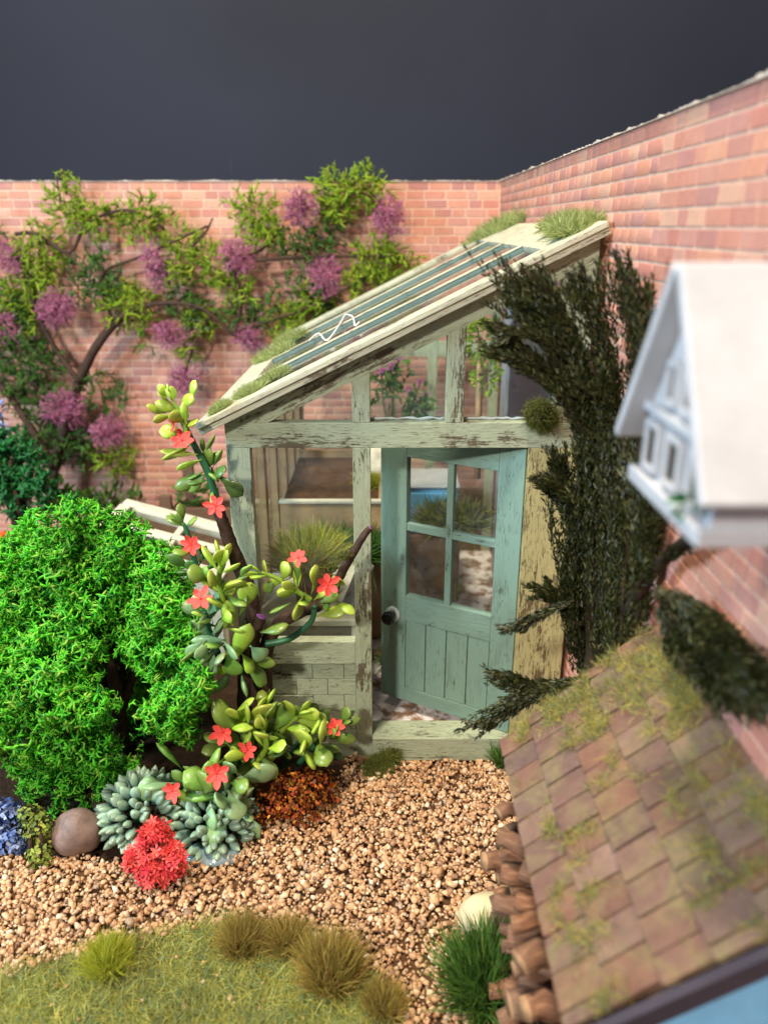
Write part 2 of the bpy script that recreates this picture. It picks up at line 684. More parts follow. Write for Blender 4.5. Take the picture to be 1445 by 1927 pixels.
def m_gravel():
    t = NT('gravel_stone')
    c = t.ramp(t.rand(), [(0.05, srgb(196, 150, 108)), (0.20, srgb(214, 174, 130)), (0.36, srgb(178, 132, 92)), (0.50, srgb(226, 192, 150)),
                          (0.64, srgb(164, 118, 84)), (0.77, srgb(204, 158, 114)), (0.88, srgb(132, 98, 76)), (0.98, srgb(236, 212, 178))])
    nz = t.noise(t.pos(), 45, 4, 0.7)
    c = t.mix(1.0, c, t.ramp(nz, [(0.25, 0.78), (0.75, 1.1)]), 'MULTIPLY')
    t.bump(t.noise(t.pos(), 120, 3, 0.6), 0.3, 0.006)
    return t.done(c, 0.6, 0.3)


M['gravel'] = m_gravel()
M['sand'] = m_plain('sand_bed', srgb(96, 68, 46), 0.9, 0.1, 0.35, 14, 0.6, 50)
M['soil'] = m_plain('dark_soil', srgb(62, 46, 34), 0.95, 0.1, 0.45, 12, 0.8, 45)
M['lawnbase'] = m_plain('lawn_mat', srgb(166, 160, 88), 0.9, 0.1, 0.35, 10, 0.5, 40)
M['lawn'] = m_island('lawn_fibre', [srgb(206, 196, 96), srgb(176, 178, 92), srgb(224, 210, 116), srgb(150, 166, 100), srgb(196, 196, 118), srgb(128, 156, 118)], 0.6, 0.2, 0.35, 0.3, nscale=4)
M['tuft_olive'] = m_island('olive_grass', [srgb(186, 160, 78), srgb(160, 146, 66), srgb(204, 172, 100), srgb(140, 140, 62), srgb(176, 134, 80)], 0.6, 0.2, 0.4, 0.25)
M['tuft_lime'] = m_island('lime_grass', [srgb(204, 200, 66), srgb(178, 184, 56), srgb(216, 208, 92), srgb(156, 172, 54)], 0.6, 0.2, 0.4, 0.25)
M['tuft_dark'] = m_island('dark_grass', [srgb(88, 124, 48), srgb(72, 106, 42), srgb(112, 142, 60), srgb(60, 94, 38)], 0.55, 0.25, 0.3, 0.25)
M['moss'] = m_island('grey_green_moss', [srgb(178, 188, 120), srgb(150, 164, 92), srgb(196, 202, 142), srgb(130, 150, 82)], 0.7, 0.15, 0.35, 0.25)
M['moss_dark'] = m_island('dark_moss', [srgb(106, 112, 50), srgb(84, 94, 42), srgb(126, 126, 62)], 0.75, 0.15, 0.25, 0.25)
M['bush'] = m_island('bright_foam', [srgb(124, 236, 54), srgb(92, 218, 48), srgb(164, 242, 76), srgb(62, 186, 50), srgb(134, 238, 58), srgb(100, 222, 60), srgb(190, 236, 92), srgb(50, 150, 52)], 0.42, 0.35, 0.46, 0.28, nscale=5)
M['bush_dark'] = m_island('deep_foam', [srgb(24, 104, 40), srgb(18, 84, 36), srgb(36, 122, 48)], 0.45, 0.4, 0.15, 0.3)
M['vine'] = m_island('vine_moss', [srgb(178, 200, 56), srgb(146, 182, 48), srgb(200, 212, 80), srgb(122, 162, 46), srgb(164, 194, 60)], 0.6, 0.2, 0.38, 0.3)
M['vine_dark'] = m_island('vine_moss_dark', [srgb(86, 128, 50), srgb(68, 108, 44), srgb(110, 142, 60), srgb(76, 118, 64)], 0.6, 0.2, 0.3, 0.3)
M['lilac'] = m_island('lilac_fluff', [srgb(222, 142, 172), srgb(204, 118, 154), srgb(232, 168, 190), srgb(184, 102, 142)], 0.7, 0.15, 0.4, 0.2)
M['conifer'] = m_island('conifer_scale', [srgb(52, 58, 24), srgb(36, 44, 20), srgb(68, 72, 32), srgb(30, 36, 16), srgb(54, 52, 28), srgb(96, 94, 56)], 0.42, 0.4, 0.15, 0.35)
M['bark'] = m_plain('dark_bark', srgb(70, 50, 38), 0.7, 0.25, 0.4, 25, 0.5, 60)
M['conbark'] = m_plain('conifer_bark', srgb(58, 46, 34), 0.8, 0.2, 0.4, 25, 0.5, 60)
M['redlitter'] = m_island('autumn_scraps', [srgb(160, 62, 24), srgb(120, 44, 20), srgb(196, 110, 30), srgb(86, 36, 18), srgb(176, 76, 36), srgb(210, 150, 50), srgb(98, 54, 24)], 0.6, 0.25, 0.1, 0.3)
M['bluelitter'] = m_island('blue_scraps', [srgb(96, 124, 184), srgb(140, 158, 206), srgb(70, 92, 150), srgb(168, 180, 214)], 0.6, 0.2, 0.1, 0.25)
M['olivelitter'] = m_island('olive_scraps', [srgb(140, 154, 60), srgb(106, 126, 52), srgb(170, 176, 78), srgb(84, 104, 46)], 0.6, 0.2, 0.1, 0.25)
M['coral'] = m_island('coral_flowers', [srgb(240, 84, 76), srgb(226, 62, 62), srgb(248, 112, 98), srgb(214, 56, 72)], 0.55, 0.25, 0.2, 0.12)
M['redpaper'] = m_plain('red_paper', srgb(248, 84, 74), 0.6, 0.2, 0.10, 20)
M['orange'] = m_island('orange_scraps', [srgb(222, 96, 36), srgb(198, 62, 30), srgb(236, 130, 50)], 0.6, 0.2, 0.2)
M['pink'] = m_island('pink_specks', [srgb(220, 140, 190), srgb(200, 110, 170)], 0.6, 0.2, 0.2)


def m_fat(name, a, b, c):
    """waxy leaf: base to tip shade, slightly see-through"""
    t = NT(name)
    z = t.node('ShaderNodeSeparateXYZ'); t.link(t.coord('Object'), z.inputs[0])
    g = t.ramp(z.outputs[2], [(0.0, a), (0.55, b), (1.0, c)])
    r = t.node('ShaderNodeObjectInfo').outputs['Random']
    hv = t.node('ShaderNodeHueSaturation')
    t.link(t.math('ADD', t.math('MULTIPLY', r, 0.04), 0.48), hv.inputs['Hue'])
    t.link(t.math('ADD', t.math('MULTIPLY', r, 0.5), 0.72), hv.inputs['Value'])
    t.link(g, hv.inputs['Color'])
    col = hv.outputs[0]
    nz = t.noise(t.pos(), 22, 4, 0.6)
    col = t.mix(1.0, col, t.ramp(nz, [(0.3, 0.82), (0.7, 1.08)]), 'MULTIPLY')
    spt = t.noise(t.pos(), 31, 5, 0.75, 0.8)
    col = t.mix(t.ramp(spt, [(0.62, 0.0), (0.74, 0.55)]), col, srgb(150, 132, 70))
    t.b.inputs['Subsurface Weight'].default_value = 0.25
    t.b.inputs['Subsurface Radius'].default_value = (0.02, 0.03, 0.008)
    t.b.inputs['Coat Weight'].default_value = 0.25
    t.b.inputs['Coat Roughness'].default_value = 0.2
    t.bump(t.noise(t.pos(), 45, 3, 0.6), 0.12, 0.01)
    return t.done(col, 0.4, 0.4)


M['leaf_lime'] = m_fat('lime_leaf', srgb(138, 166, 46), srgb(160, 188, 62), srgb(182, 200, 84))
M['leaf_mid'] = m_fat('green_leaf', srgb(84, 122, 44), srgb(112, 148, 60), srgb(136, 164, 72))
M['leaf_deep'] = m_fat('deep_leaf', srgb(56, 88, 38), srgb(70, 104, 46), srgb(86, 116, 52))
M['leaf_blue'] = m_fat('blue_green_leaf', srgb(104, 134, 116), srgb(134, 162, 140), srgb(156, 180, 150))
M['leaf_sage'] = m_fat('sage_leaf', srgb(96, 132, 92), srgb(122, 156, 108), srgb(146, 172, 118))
M['stem'] = m_plain('green_stem', srgb(46, 98, 64), 0.4, 0.4, 0.2)
M['stem_lime'] = m_plain('lime_stem', srgb(124, 152, 50), 0.4, 0.4, 0.15)
M['purple'] = m_plain('purple_cut', srgb(150, 90, 160), 0.6)
M['stone'] = m_plain('river_stone', srgb(136, 112, 102), 0.5, 0.35, 0.40, 12, 0.25, 30)
M['flatstone'] = m_plain('pale_stone', srgb(206, 188, 146), 0.6, 0.3, 0.15, 8, 0.2, 30)
M['resin'] = m_plain('glossy_resin', srgb(128, 146, 150), 0.12, 0.5, 0.2, 10)
M['terracotta'] = m_plain('dull_terracotta', srgb(128, 94, 68), 0.8, 0.2, 0.3, 10)
M['slate'] = m_plain('slate', srgb(112, 108, 108), 0.5, 0.4, 0.3, 10)
M['wood'] = m_paint('raw_wood', srgb(178, 146, 106), srgb(112, 82, 54), 0.4, srgb(160, 126, 90), 0.7)
M['darkwood'] = m_paint('dark_wood', srgb(108, 80, 58), srgb(58, 40, 28), 0.5, srgb(92, 66, 48), 0.75)
M['pale'] = m_paint('pale_cream_wood', srgb(222, 214, 190), srgb(150, 132, 104), 0.32, srgb(210, 200, 172), 0.6)
M['blue'] = m_plain('blue_tub_paint', srgb(104, 180, 226), 0.4, 0.4, 0.12)
M['navy'] = m_plain('navy_board', srgb(26, 32, 58), 0.35, 0.4, 0.2)
M['skyblue'] = m_plain('sky_blue_board', srgb(122, 182, 220), 0.6, 0.25, 0.16, 5)
M['mauveedge'] = m_plain('dark_verge', srgb(62, 54, 62), 0.7)
M['rag'] = m_plain('pale_sack', srgb(214, 204, 180), 0.8, 0.2, 0.25, 9)


def m_floor():
    t = NT('mottled_floor')
    n1 = t.noise(t.pos(), 7.5, 5, 0.62, 0.4)
    c = t.ramp(n1, [(0.47, srgb(226, 216, 212)), (0.55, srgb(150, 118, 96)), (0.68, srgb(96, 70, 52))])
    return t.done(c, 0.7, 0.2)


M['floor'] = m_floor()


def m_backdrop():
    t = NT('charcoal_board')
    p = t.pos()
    c = t.ramp(t.noise(p, 0.35, 3, 0.5), [(0.3, srgb(34, 36, 46)), (0.7, srgb(41, 44, 57))])
    g = t.noise(p, 60, 3, 0.6)
    c = t.mix(1.0, c, t.ramp(g, [(0.3, 0.9), (0.7, 1.08)]), 'MULTIPLY')
    scr = t.noise(t.mapping(p, (14, 14, 0.35), (0, 0.08, 0)), 1.0, 2, 0.5, 0.5)
    spot = t.noise(p, 1.1, 3, 0.6)
    c = t.mix(t.math('MULTIPLY', t.ramp(scr, [(0.71, 0.0), (0.74, 0.2)]), t.ramp(spot, [(0.54, 0.0), (0.62, 1.0)])), c, srgb(110, 112, 120))
    t.bump(g, 0.1, 0.01)
    return t.done(c, 0.7, 0.25)


M['backdrop'] = m_backdrop()


def m_tile():
    t = NT('clay_roof_tile')
    c = t.ramp(t.rand(), [(0.08, srgb(112, 82, 68)), (0.30, srgb(126, 90, 74)), (0.50, srgb(104, 82, 74)), (0.70, srgb(132, 104, 90)), (0.92, srgb(114, 86, 76))])
    n = t.noise(t.pos(), 16, 6, 0.7)
    c = t.mix(1.0, c, t.ramp(n, [(0.25, 0.72), (0.75, 1.15)]), 'MULTIPLY')
    li = t.noise(t.pos(), 5.5, 6, 0.72, 0.5)
    c = t.mix(t.ramp(li, [(0.45, 0.0), (0.64, 0.5)]), c, t.ramp(t.noise(t.pos(), 24, 4, 0.7), [(0.4, srgb(108, 108, 70)), (0.55, srgb(140, 130, 82)), (0.65, srgb(146, 116, 86))]))
    t.bump(t.noise(t.pos(), 60, 4, 0.7), 0.5, 0.012)
    return t.done(c, 0.85, 0.15)


M['tile'] = m_tile()
M['lichen'] = m_island('yellow_lichen', [srgb(186, 164, 66), srgb(146, 146, 80), srgb(120, 132, 88), srgb(196, 180, 100), srgb(104, 120, 76)], 0.7, 0.2, 0.15, 0.2)


def m_log():
    t = NT('stick_bark')
    uv = t.coord('UV')
    g = t.noise(t.mapping(uv, (6, 40, 1)), 1.0, 5, 0.7)
    r = t.node('ShaderNodeObjectInfo').outputs['Random']
    c = t.ramp(g, [(0.32, srgb(58, 38, 28)), (0.5, srgb(126, 84, 58)), (0.7, srgb(176, 132, 96))])
    c = t.mix(t.math('MULTIPLY', r, 0.6), c, srgb(116, 92, 76))
    t.bump(g, 0.6, 0.02)
    return t.done(c, 0.8, 0.2)


M['log'] = m_log()
M['cut'] = m_plain('cut_wood', srgb(168, 128, 92), 0.75, 0.2, 0.3, 30)


# ------------------------------------------------------------------ plant builders


def tuft(name, base, r, h, n, mat, label, cat='grass tuft', group=None, spread=1.0, temps=BLADES, wid=1.0, parent=None, part=None, nrm=V((0, 0, 1)), lean=V((0, 0, 0))):
    """grass tuft: blades fanning out of a small foot"""
    nrm = V(nrm)
    A = RNG.uniform(0, 2 * PI, n); q = np.sqrt(RNG.uniform(0, 1, n))
    e1 = np.array(nrm.orthogonal().normalized()); e2 = np.array(nrm.cross(V(e1)))
    nn = np.array(nrm)
    rad = (np.cos(A)[:, None] * e1 + np.sin(A)[:, None] * e2)
    pts = np.array(base) + rad * (q * r * 0.55)[:, None]
    D = nn + rad * (q * spread * 0.75)[:, None] + RNG.normal(size=(n, 3)) * 0.16 + np.array(lean)
    L = h * RNG.uniform(0.55, 1.05, n) * (1.0 - 0.22 * q)
    R = frames(D)
    v, f = scatter(temps, pts, R, np.stack([L * wid, L * wid, L], 1))
    if parent is not None:
        o = tri_mesh(part or 'grass', v, f, mat, parent)
        return o
    o = tri_mesh(name, v, f, mat)
    return tag(o, label, cat, group)


def blob_points(clumps, dens, fill=0.35, squash=1.0):
    """points and outward directions on a set of lumpy balls (centre, rx, ry, rz)"""
    Pn, Dn = [], []
    for c, rx, ry, rz in clumps:
        n = int(dens * (rx * rz + rx * ry + ry * rz) / 3)
        d = rand_dirs(n)
        rr = 1 - fill * RNG.uniform(0, 1, n) ** 2
        p = np.array(c) + d * np.array([rx, ry, rz]) * (rr * RNG.uniform(0.9, 1.1, n))[:, None]
        Pn.append(p); Dn.append(d)
    return np.concatenate(Pn), np.concatenate(Dn)


def pxblob(cx, cy, Y, rx, ry=None, rd=None):
    c = P(cx, cy, Y)
    s = pxs(c)
    ry = ry or rx
    return (c, rx * s, (rd or (rx + ry) / 2 * 0.8) * s, ry * s)


def ico(seed, rx, ry, rz, amp=0.12, freq=1.3, sub=3):
    bm = bmesh.new()
    bmesh.ops.create_icosphere(bm, subdivisions=sub, radius=1)
    o = V((seed * 3.1, seed * 1.7, 0))
    for v in bm.verts:
        k = 1 + amp * noise.noise(v.co * freq + o)
        v.co = V((v.co.x * rx * k, v.co.y * ry * k, v.co.z * rz * k))
    return bm


def bm_obj(bm, name, mat, parent=None, smooth=True, M4=None):
    if M4 is not None: bm.transform(M4)
    me = bpy.data.meshes.new(name)
    bm.to_mesh(me); bm.free()
    return finish(me, name, mat, parent, smooth)


def fat_leaf_mesh(name, w, th, pt=1.0, mat=None, bend=0.1, n=10, m=9):
    """plump leaf along local z, unit length"""
    mb_v, mb_f = [], []
    for k in range(m + 1):
        z = k / m
        s = math.sin(PI * min(1, z ** pt * 1.0)) ** 0.75 if 0 < z < 1 else 0.0
        s = max(s, 0.16 if k == 0 else 0.02)
        for j in range(n):
            a = 2 * PI * j / n
            mb_v.append((w * s * math.cos(a), th * s * math.sin(a) + bend * z * z - 0.3 * th * (math.cos(a) ** 2) * s * -1, z))
    for k in range(m):
        for j in range(n):
            jj = (j + 1) % n
            mb_f.append((k * n + j, k * n + jj, (k + 1) * n + jj, (k + 1) * n + j))
    mb_f.append(tuple(range(n))[::-1]); mb_f.append(tuple(range(m * n, m * n + n)))
    me = bpy.data.meshes.new(name)
    me.from_pydata(mb_v, [], mb_f)
    me.polygons.foreach_set('use_smooth', [True] * len(me.polygons))
    if mat: me.materials.append(mat)
    me.update()
    return me


LEAFM = {}
for key in ('leaf_lime', 'leaf_mid', 'leaf_deep', 'leaf_sage'):
    LEAFM[key] = [fat_leaf_mesh('leaf', 0.27, 0.09, 1.75, M[key], 0.10), fat_leaf_mesh('leaf', 0.31, 0.10, 1.95, M[key], 0.2), fat_leaf_mesh('leaf', 0.21, 0.085, 1.5, M[key], -0.06)]
LEAFM['leaf_blue'] = [fat_leaf_mesh('leaf', 0.21, 0.17, 1.1, M['leaf_blue'], 0.06), fat_leaf_mesh('leaf', 0.24, 0.2, 1.25, M['leaf_blue'], -0.04)]


def leaf(parent, p, d, L, key, roll=None, wide=1.0, name='leaf'):
    d = V(d).normalized()
    R = frames([tuple(d)], np.array([roll if roll is not None else rnd(0, 2 * PI)]))[0]
    m = Matrix([[R[i][j] for j in range(3)] for i in range(3)]).to_4x4()
    m = Matrix.Translation(V(p)) @ m @ Matrix.Diagonal((L * wide, L * wide, L, 1))
    o = bpy.data.objects.new(name, random.choice(LEAFM[key]))
    return link(o, parent, m)


def faceup_roll(d):
    """roll that turns a leaf's flat face towards the sky and the viewer"""
    return None


def flower_mesh(n=6):
    v, f = [], []
    nr = 5
    v.append((0, 0, 0))
    for k in range(n):
        a = 2 * PI * k / n + rnd(-.12, .12)
        L = rnd(.85, 1.1)
        tiltz = rnd(-.1, .55)
        c, s = math.cos(a), math.sin(a)
        i0 = len(v)
        for (r, w) in ((.22, .12), (.5, .27), (.76, .24), (.93, .12)):
            z = tiltz * r * r + .03
            for sg in (-1, 0, 1):
                v.append((c * r * L - s * w * sg, s * r * L + c * w * sg, z + (0.05 if sg else 0)))
        v.append((c * L, s * L, tiltz + .03))
        f += [(0, i0, i0 + 1), (0, i0 + 1, i0 + 2)]
        for q in range(3):
            b = i0 + 3 * q
            f += [(b, b + 3, b + 4, b + 1), (b + 1, b + 4, b + 5, b + 2)]
        b = i0 + 9
        f += [(b, i0 + 12, b + 1), (b + 1, i0 + 12, b + 2)]
    # small rolled throat
    i0 = len(v)
    for k in range(6):
        a = 2 * PI * k / 6
        v.append((.09 * math.cos(a), .09 * math.sin(a), .02)); v.append((.07 * math.cos(a), .07 * math.sin(a), .16))
    for k in range(6):
        a0 = i0 + 2 * k; b0 = i0 + 2 * ((k + 1) % 6)
        f.append((a0, b0, b0 + 1, a0 + 1))
    me = bpy.data.meshes.new('flower')
    me.from_pydata(v, [], f)
    me.materials.append(M['redpaper'])
    me.update()
    return me


FLOWERS = [flower_mesh(random.choice((5, 6, 6))) for _ in range(8)]


def flower(parent, px, py, Y, size_px, facing, k=0):
    p = P(px, py, Y)
    s = size_px * pxs(p) / 2
    R = frames([facing])[0]
    m = Matrix([[R[i][j] for j in range(3)] for i in range(3)]).to_4x4()
    m = Matrix.Translation(p) @ m @ Matrix.Diagonal((s, s, s, 1))
    o = bpy.data.objects.new('flower', FLOWERS[random.randrange(8)])
    o2 = link(o, parent, m)
    so = o2.modifiers.new('paper', 'SOLIDIFY'); so.thickness = 0.006
    return o2


def smooth_path(pts, n=6):
    pts = [V(p) for p in pts]
    out = []
    for k in range(len(pts) - 1):
        p0 = pts[max(k - 1, 0)]; p1 = pts[k]; p2 = pts[k + 1]; p3 = pts[min(k + 2, len(pts) - 1)]
        for q in range(n):
            t = q / n
            out.append(0.5 * ((2 * p1) + (p2 - p0) * t + (2 * p0 - 5 * p1 + 4 * p2 - p3) * t * t + (3 * p1 - p0 - 3 * p2 + p3) * t ** 3))
    out.append(pts[-1])
    return out


# ================================================================== THE SETTING
GY_BACK = 7.88
WALL_X = 1.10
mb = MB()
mb.poly([V((-9, -1.5, -0.03)), V((5, -1.5, -0.03)), V((5, 11, -0.03)), V((-9, 11, -0.03))])
tag(mb.build('ground', M['soil']), kind='structure')

mb = MB()
mb.box((-16, 10.6, -1.0), (14, 10.8, 14.0), V((0, 0, 1)))
tag(mb.build('backdrop', M['backdrop']), kind='structure')

# gravel sheet and stones -------------------------------------------------
GR_OUT = [(0, 1610), (60, 1618), (190, 1618), (250, 1630), (330, 1625), (400, 1600), (480, 1545), (560, 1540), (640, 1470), (660, 1418), (960, 1412), (1000, 1520), (1060, 1700), (1120, 2000), (760, 2000), (740, 1900), (700, 1840), (600, 1760), (420, 1730), (300, 1765), (150, 1800), (0, 1850), (-250, 1910), (-250, 1620)]
GR = [G(*p) for p in GR_OUT]
mb = MB()
mb.poly([V((p.x, p.y, -0.012)) for p in GR][::-1])
tag(mb.build('gravel_path', M['sand']), kind='structure')


def inside(x, y, poly):
    c = False
    j = len(poly) - 1
    for i in range(len(poly)):
        xi, yi, xj, yj = poly[i].x, poly[i].y, poly[j].x, poly[j].y
        if (yi > y) != (yj > y) and x < (xj - xi) * (y - yi) / (yj - yi) + xi: c = not c
        j = i
    return c


xs = [p.x for p in GR]; ys = [p.y for p in GR]
pts, scl = [], []
while len(pts) < 13500:
    x, y = rnd(min(xs), max(xs)), rnd(min(ys), max(ys))
    if not inside(x + rnd(-.03, .03), y + rnd(-.03, .03), GR): continue
    s = 0.0085 + 0.0145 * random.random() ** 2.4 + (rnd(.006, .016) if random.random() < 0.045 else 0)
    hgt = 0.018 * noise.noise(V((x * 2.5, y * 2.5, 0))) + rnd(-0.006, 0.026)
    pts.append((x, y, hgt)); scl.append(s)
for _ in range(60):
    p = G(rnd(0, 700), rnd(1760, 1927))
    pts.append((p.x, p.y, .02)); scl.append(rnd(.007, .015))
scl = np.array(scl)
D = rand_dirs(len(pts), 1.6)
v, f = scatter(PEBBLES, pts, frames(D), np.stack([scl * RNG.uniform(.85, 1.35, len(scl)), scl, scl], 1))
tag(tri_mesh('gravel', v, f, M['gravel']), kind='stuff', label='loose tan gravel covering the path to the door', cat='gravel')

# lawn ----------------------------------------------------------------------
LW = [G(*p) for p in [(-250, 1900), (0, 1842), (150, 1795), (300, 1760), (420, 1735), (600, 1765), (700, 1845), (745, 1910), (770, 2010), (-250, 2010)]]
mb = MB()
mb.poly([V((p.x, p.y, -0.004)) for p in LW][::-1])
tag(mb.build('lawn', M['lawnbase']), kind='structure')
xs = [p.x for p in LW]; ys = [p.y for p in LW]
pts = []
while len(pts) < 34000:
    x, y = rnd(min(xs), max(xs)), rnd(min(ys), max(ys))
    if inside(x, y, LW): pts.append((x, y, rnd(-.004, .012)))
n = len(pts)
D = RNG.normal(size=(n, 3)); D[:, 2] = np.abs(D[:, 2]) * 0.45 + 0.05
L = RNG.uniform(.04, .10, n)
v, f = scatter(FINE, pts, frames(D), np.stack([L * 1.3, L * 1.3, L], 1))
tag(tri_mesh('lawn_grass', v, f, M['lawn']), kind='stuff', label='short matted yellow green grass of the lawn', cat='grass')

# ================================================================== BRICK WALLS
BRICK_L = 1.0


def unit_brick():
    bm = bmesh.new()
    bmesh.ops.create_cube(bm, size=1.0)
    bmesh.ops.bevel(bm, geom=[e for e in bm.edges], offset=0.035, segments=1, affect='EDGES')
    me = bpy.data.meshes.new('brick')
    bm.to_mesh(me); bm.free()
    me.materials.append(M['brick'])
    return me


UB = unit_brick()
UBv = np.array([tuple(q.co) for q in UB.vertices])
_t = bmesh.new(); _t.from_mesh(UB); bmesh.ops.triangulate(_t, faces=_t.faces)
UBf = np.array([[q.index for q in fa.verts] for fa in _t.faces]); _t.free()


def brick_wall(label, make, u0, u1, ztop, rowh, stretch, visible, thing_loc):
    """make(u, z, du, dz) -> matrix of one brick lying in the wall"""
    t = thing('brick_wall', thing_loc, label, 'brick wall')
    cand = []
    row = 0
    z = ztop - rowh
    while z > -rowh:
        u = u0 - rnd(0, stretch)
        while u < u1:
            L = random.choice((1.0, 1.0, 1.0, 0.5, 0.85, 0.62)) * stretch
            a, b = max(u, u0), min(u + L, u1)
            if b - a > 0.25 * rowh:
                cand.append((make((a + b) / 2, z + rowh / 2, (b - a) - rowh * 0.16, rowh * 0.83)))
            u += L
        row += 1
        z -= rowh
    seen = []
    rest = []
    for m in cand:
        c = m.translation
        x, y = proj(c)
        if visible(c, x, y): seen.append((c.y, m))
        else: rest.append(m)
    seen.sort(key=lambda q: q[0])
    for _, m in seen[:300]:
        o = bpy.data.objects.new('brick', UB)
        link(o, t, m)
    rest += [m for _, m in seen[300:]]
    if rest:
        R = np.array([[[m[i][j] for j in range(3)] for i in range(3)] for m in rest])
        T = np.array([tuple(m.translation) for m in rest])
        v = np.einsum('nij,vj->nvi', R, UBv) + T[:, None]
        f = UBf[None] + (np.arange(len(rest)) * len(UBv))[:, None, None]
        o = tri_mesh('small_bricks', v.reshape(-1, 3), f.reshape(-1, 3), M['brick'], t)
        tag(o, kind='stuff')
    return t


ZT = 3.555


def ragged(fn, u0, u1, n, name, parent, lo=-0.002, hi=0.028, th=0.004):
    """torn paper lip along a wall top; fn(u, z, depth) -> point"""
    mbx = MB()
    prof = []
    for k in range(n + 1):
        u = u0 + (u1 - u0) * k / n
        hgt = 0.003 + 0.012 * noise.noise(V((u * 6, 3.3, 0))) + 0.012 * max(0, noise.noise(V((u * 22, 8.1, 0)))) + rnd(-0.003, 0.003)
        prof.append((u, max(hgt, 0.001)))
    for k in range(n):
        (ua, ha), (ub, hb) = prof[k], prof[k + 1]
        mbx.poly([fn(ua, lo, 0), fn(ub, lo, 0), fn(ub, hb, 0), fn(ua, ha, 0)])
        mbx.poly([fn(ua, ha, 0), fn(ub, hb, 0), fn(ub, hb - 0.002, th), fn(ua, ha - 0.002, th)])
    return mbx.build(name, M['torn'], parent)


def mk_back(u, z, du, dz):
    return Matrix.Translation(V((u, GY_BACK + 0.010, z))) @ Matrix.Diagonal((du, 0.024, dz, 1))


def mk_side(u, z, du, dz):
    return Matrix.Translation(V((WALL_X + 0.011, u, z))) @ Matrix.Diagonal((0.024, du, dz, 1))


bw = brick_wall('long pinkish brick wall across the back behind the vine', mk_back, -5.4, WALL_X - 0.004, ZT, 0.080, 0.205,
                lambda c, x, y: 0 < x < 945 and 330 < y < 620 and not (x > 560 and y > 1000 - 0.62 * x - 0), (-2, GY_BACK, 0))
mb = MB(); mb.box((-5.4, GY_BACK + 0.002, -0.02), (WALL_X + 0.028, GY_BACK + 0.03, ZT - 0.002))
mb.build('mortar_bed', M['mortar'], bw)
ragged(lambda u, z, d: V((u, GY_BACK - 0.012 + d * 6, ZT + z)), -5.4, WALL_X, 420, 'torn_paper_edge', bw)

sw = brick_wall('orange-red brick wall running towards the viewer on the right', mk_side, 0.6, GY_BACK - 0.02, ZT, 0.068, 0.195,
                lambda c, x, y: 0 < x < 1470 and 100 < y < 1500 and (c.y < 3.95 or c.z > 3.12), (WALL_X, 4, 0))
mb = MB(); mb.box((WALL_X + 0.003, 0.6, -0.02), (WALL_X + 0.028, GY_BACK - 0.002, ZT - 0.002))
mb.build('mortar_bed', M['mortar'], sw)
ragged(lambda u, z, d: V((WALL_X - 0.014 + d * 6, u, ZT + z)), 0.6, GY_BACK, 420, 'torn_paper_edge', sw)

# ================================================================== GREENHOUSE
GX0, GX1 = -0.851, 1.062
FY0, FY1 = 4.0, 4.075
RS = 0.487                                   # roof slope
rz = lambda x: H - (0.486 - RS * x)           # roof top surface


def wz(x): return H - (0.676 - RS * x)        # upper window heads


gh = thing('greenhouse', (0.1, 5.6, 0.0), 'weathered sage green lean-to greenhouse with an open teal door against brick wall', 'greenhouse')
Z = lambda dz: H - dz
zT1, zT0 = Z(0.977), Z(1.117)                # transom
XW0 = -0.722; XP0, XP1 = -0.170, -0.073; XQ0, XQ1 = 0.326, 0.423; XD1 = 0.779; XU1 = 0.897
zS0, zS1 = Z(3.135), Z(2.97)                 # threshold
under = lambda x: rz(x) - 0.075
UPZ = V((0, 0, 1)); ALX = V((1, 0, 0)); SLP = V((1, 0, RS)).normalized()


def prism_part(name, poly, grain, mat, a=FY0, b=FY1, parent=None, bevel=0.004):
    m_ = MB(); m_.prism(poly, a, b, grain)
    return m_.build(name, mat, parent or gh, False, bevel)


prism_part('corner_post', [(GX0, 0), (XW0, 0), (XW0, zT0), (GX0, zT0)], UPZ, M['cream'])
prism_part('transom', [(GX0, zT0), (GX1, zT0), (GX1, zT1), (GX0, zT1)], ALX, M['cream'])
prism_part('door_post', [(XP0, 0), (XP1, 0), (XP1, zT0), (XP0, zT0)], UPZ, M['cream'])
prism_part('upper_post', [(XP0, zT1), (XP1, zT1), (XP1, wz(XP1)), (XP0, wz(XP0))], UPZ, M['cream'])
prism_part('upper_post', [(XQ0, zT1), (XQ1, zT1), (XQ1, wz(XQ1)), (XQ0, wz(XQ0))], UPZ, M['cream'])
prism_part('wall_post', [(XD1, 0), (GX1, 0), (GX1, zT0), (XD1, zT0)], UPZ, M['post'])
prism_part('upper_wall_post', [(XU1, zT1), (GX1, zT1), (GX1, wz(GX1)), (XU1, wz(XU1))], UPZ, M['cream'])
xt = (H - 0.676 - zT1) / -RS                 # where the head line meets the transom
prism_part('rake_rail', [(GX0, zT1), (xt, zT1), (GX1, wz(GX1)), (GX1, under(GX1)), (GX0, under(GX0))], SLP, M['cream'])
zR0, zR1 = Z(2.458), Z(2.305)
prism_part('window_rail', [(XW0, zR0), (XP0, zR0), (XP0, zR1), (XW0, zR1)], ALX, M['cream'])
prism_part('threshold', [(XP1, zS0), (XD1, zS0), (XD1, zS1), (XP1, zS1)], ALX, M['cream'], 3.97, 4.16)
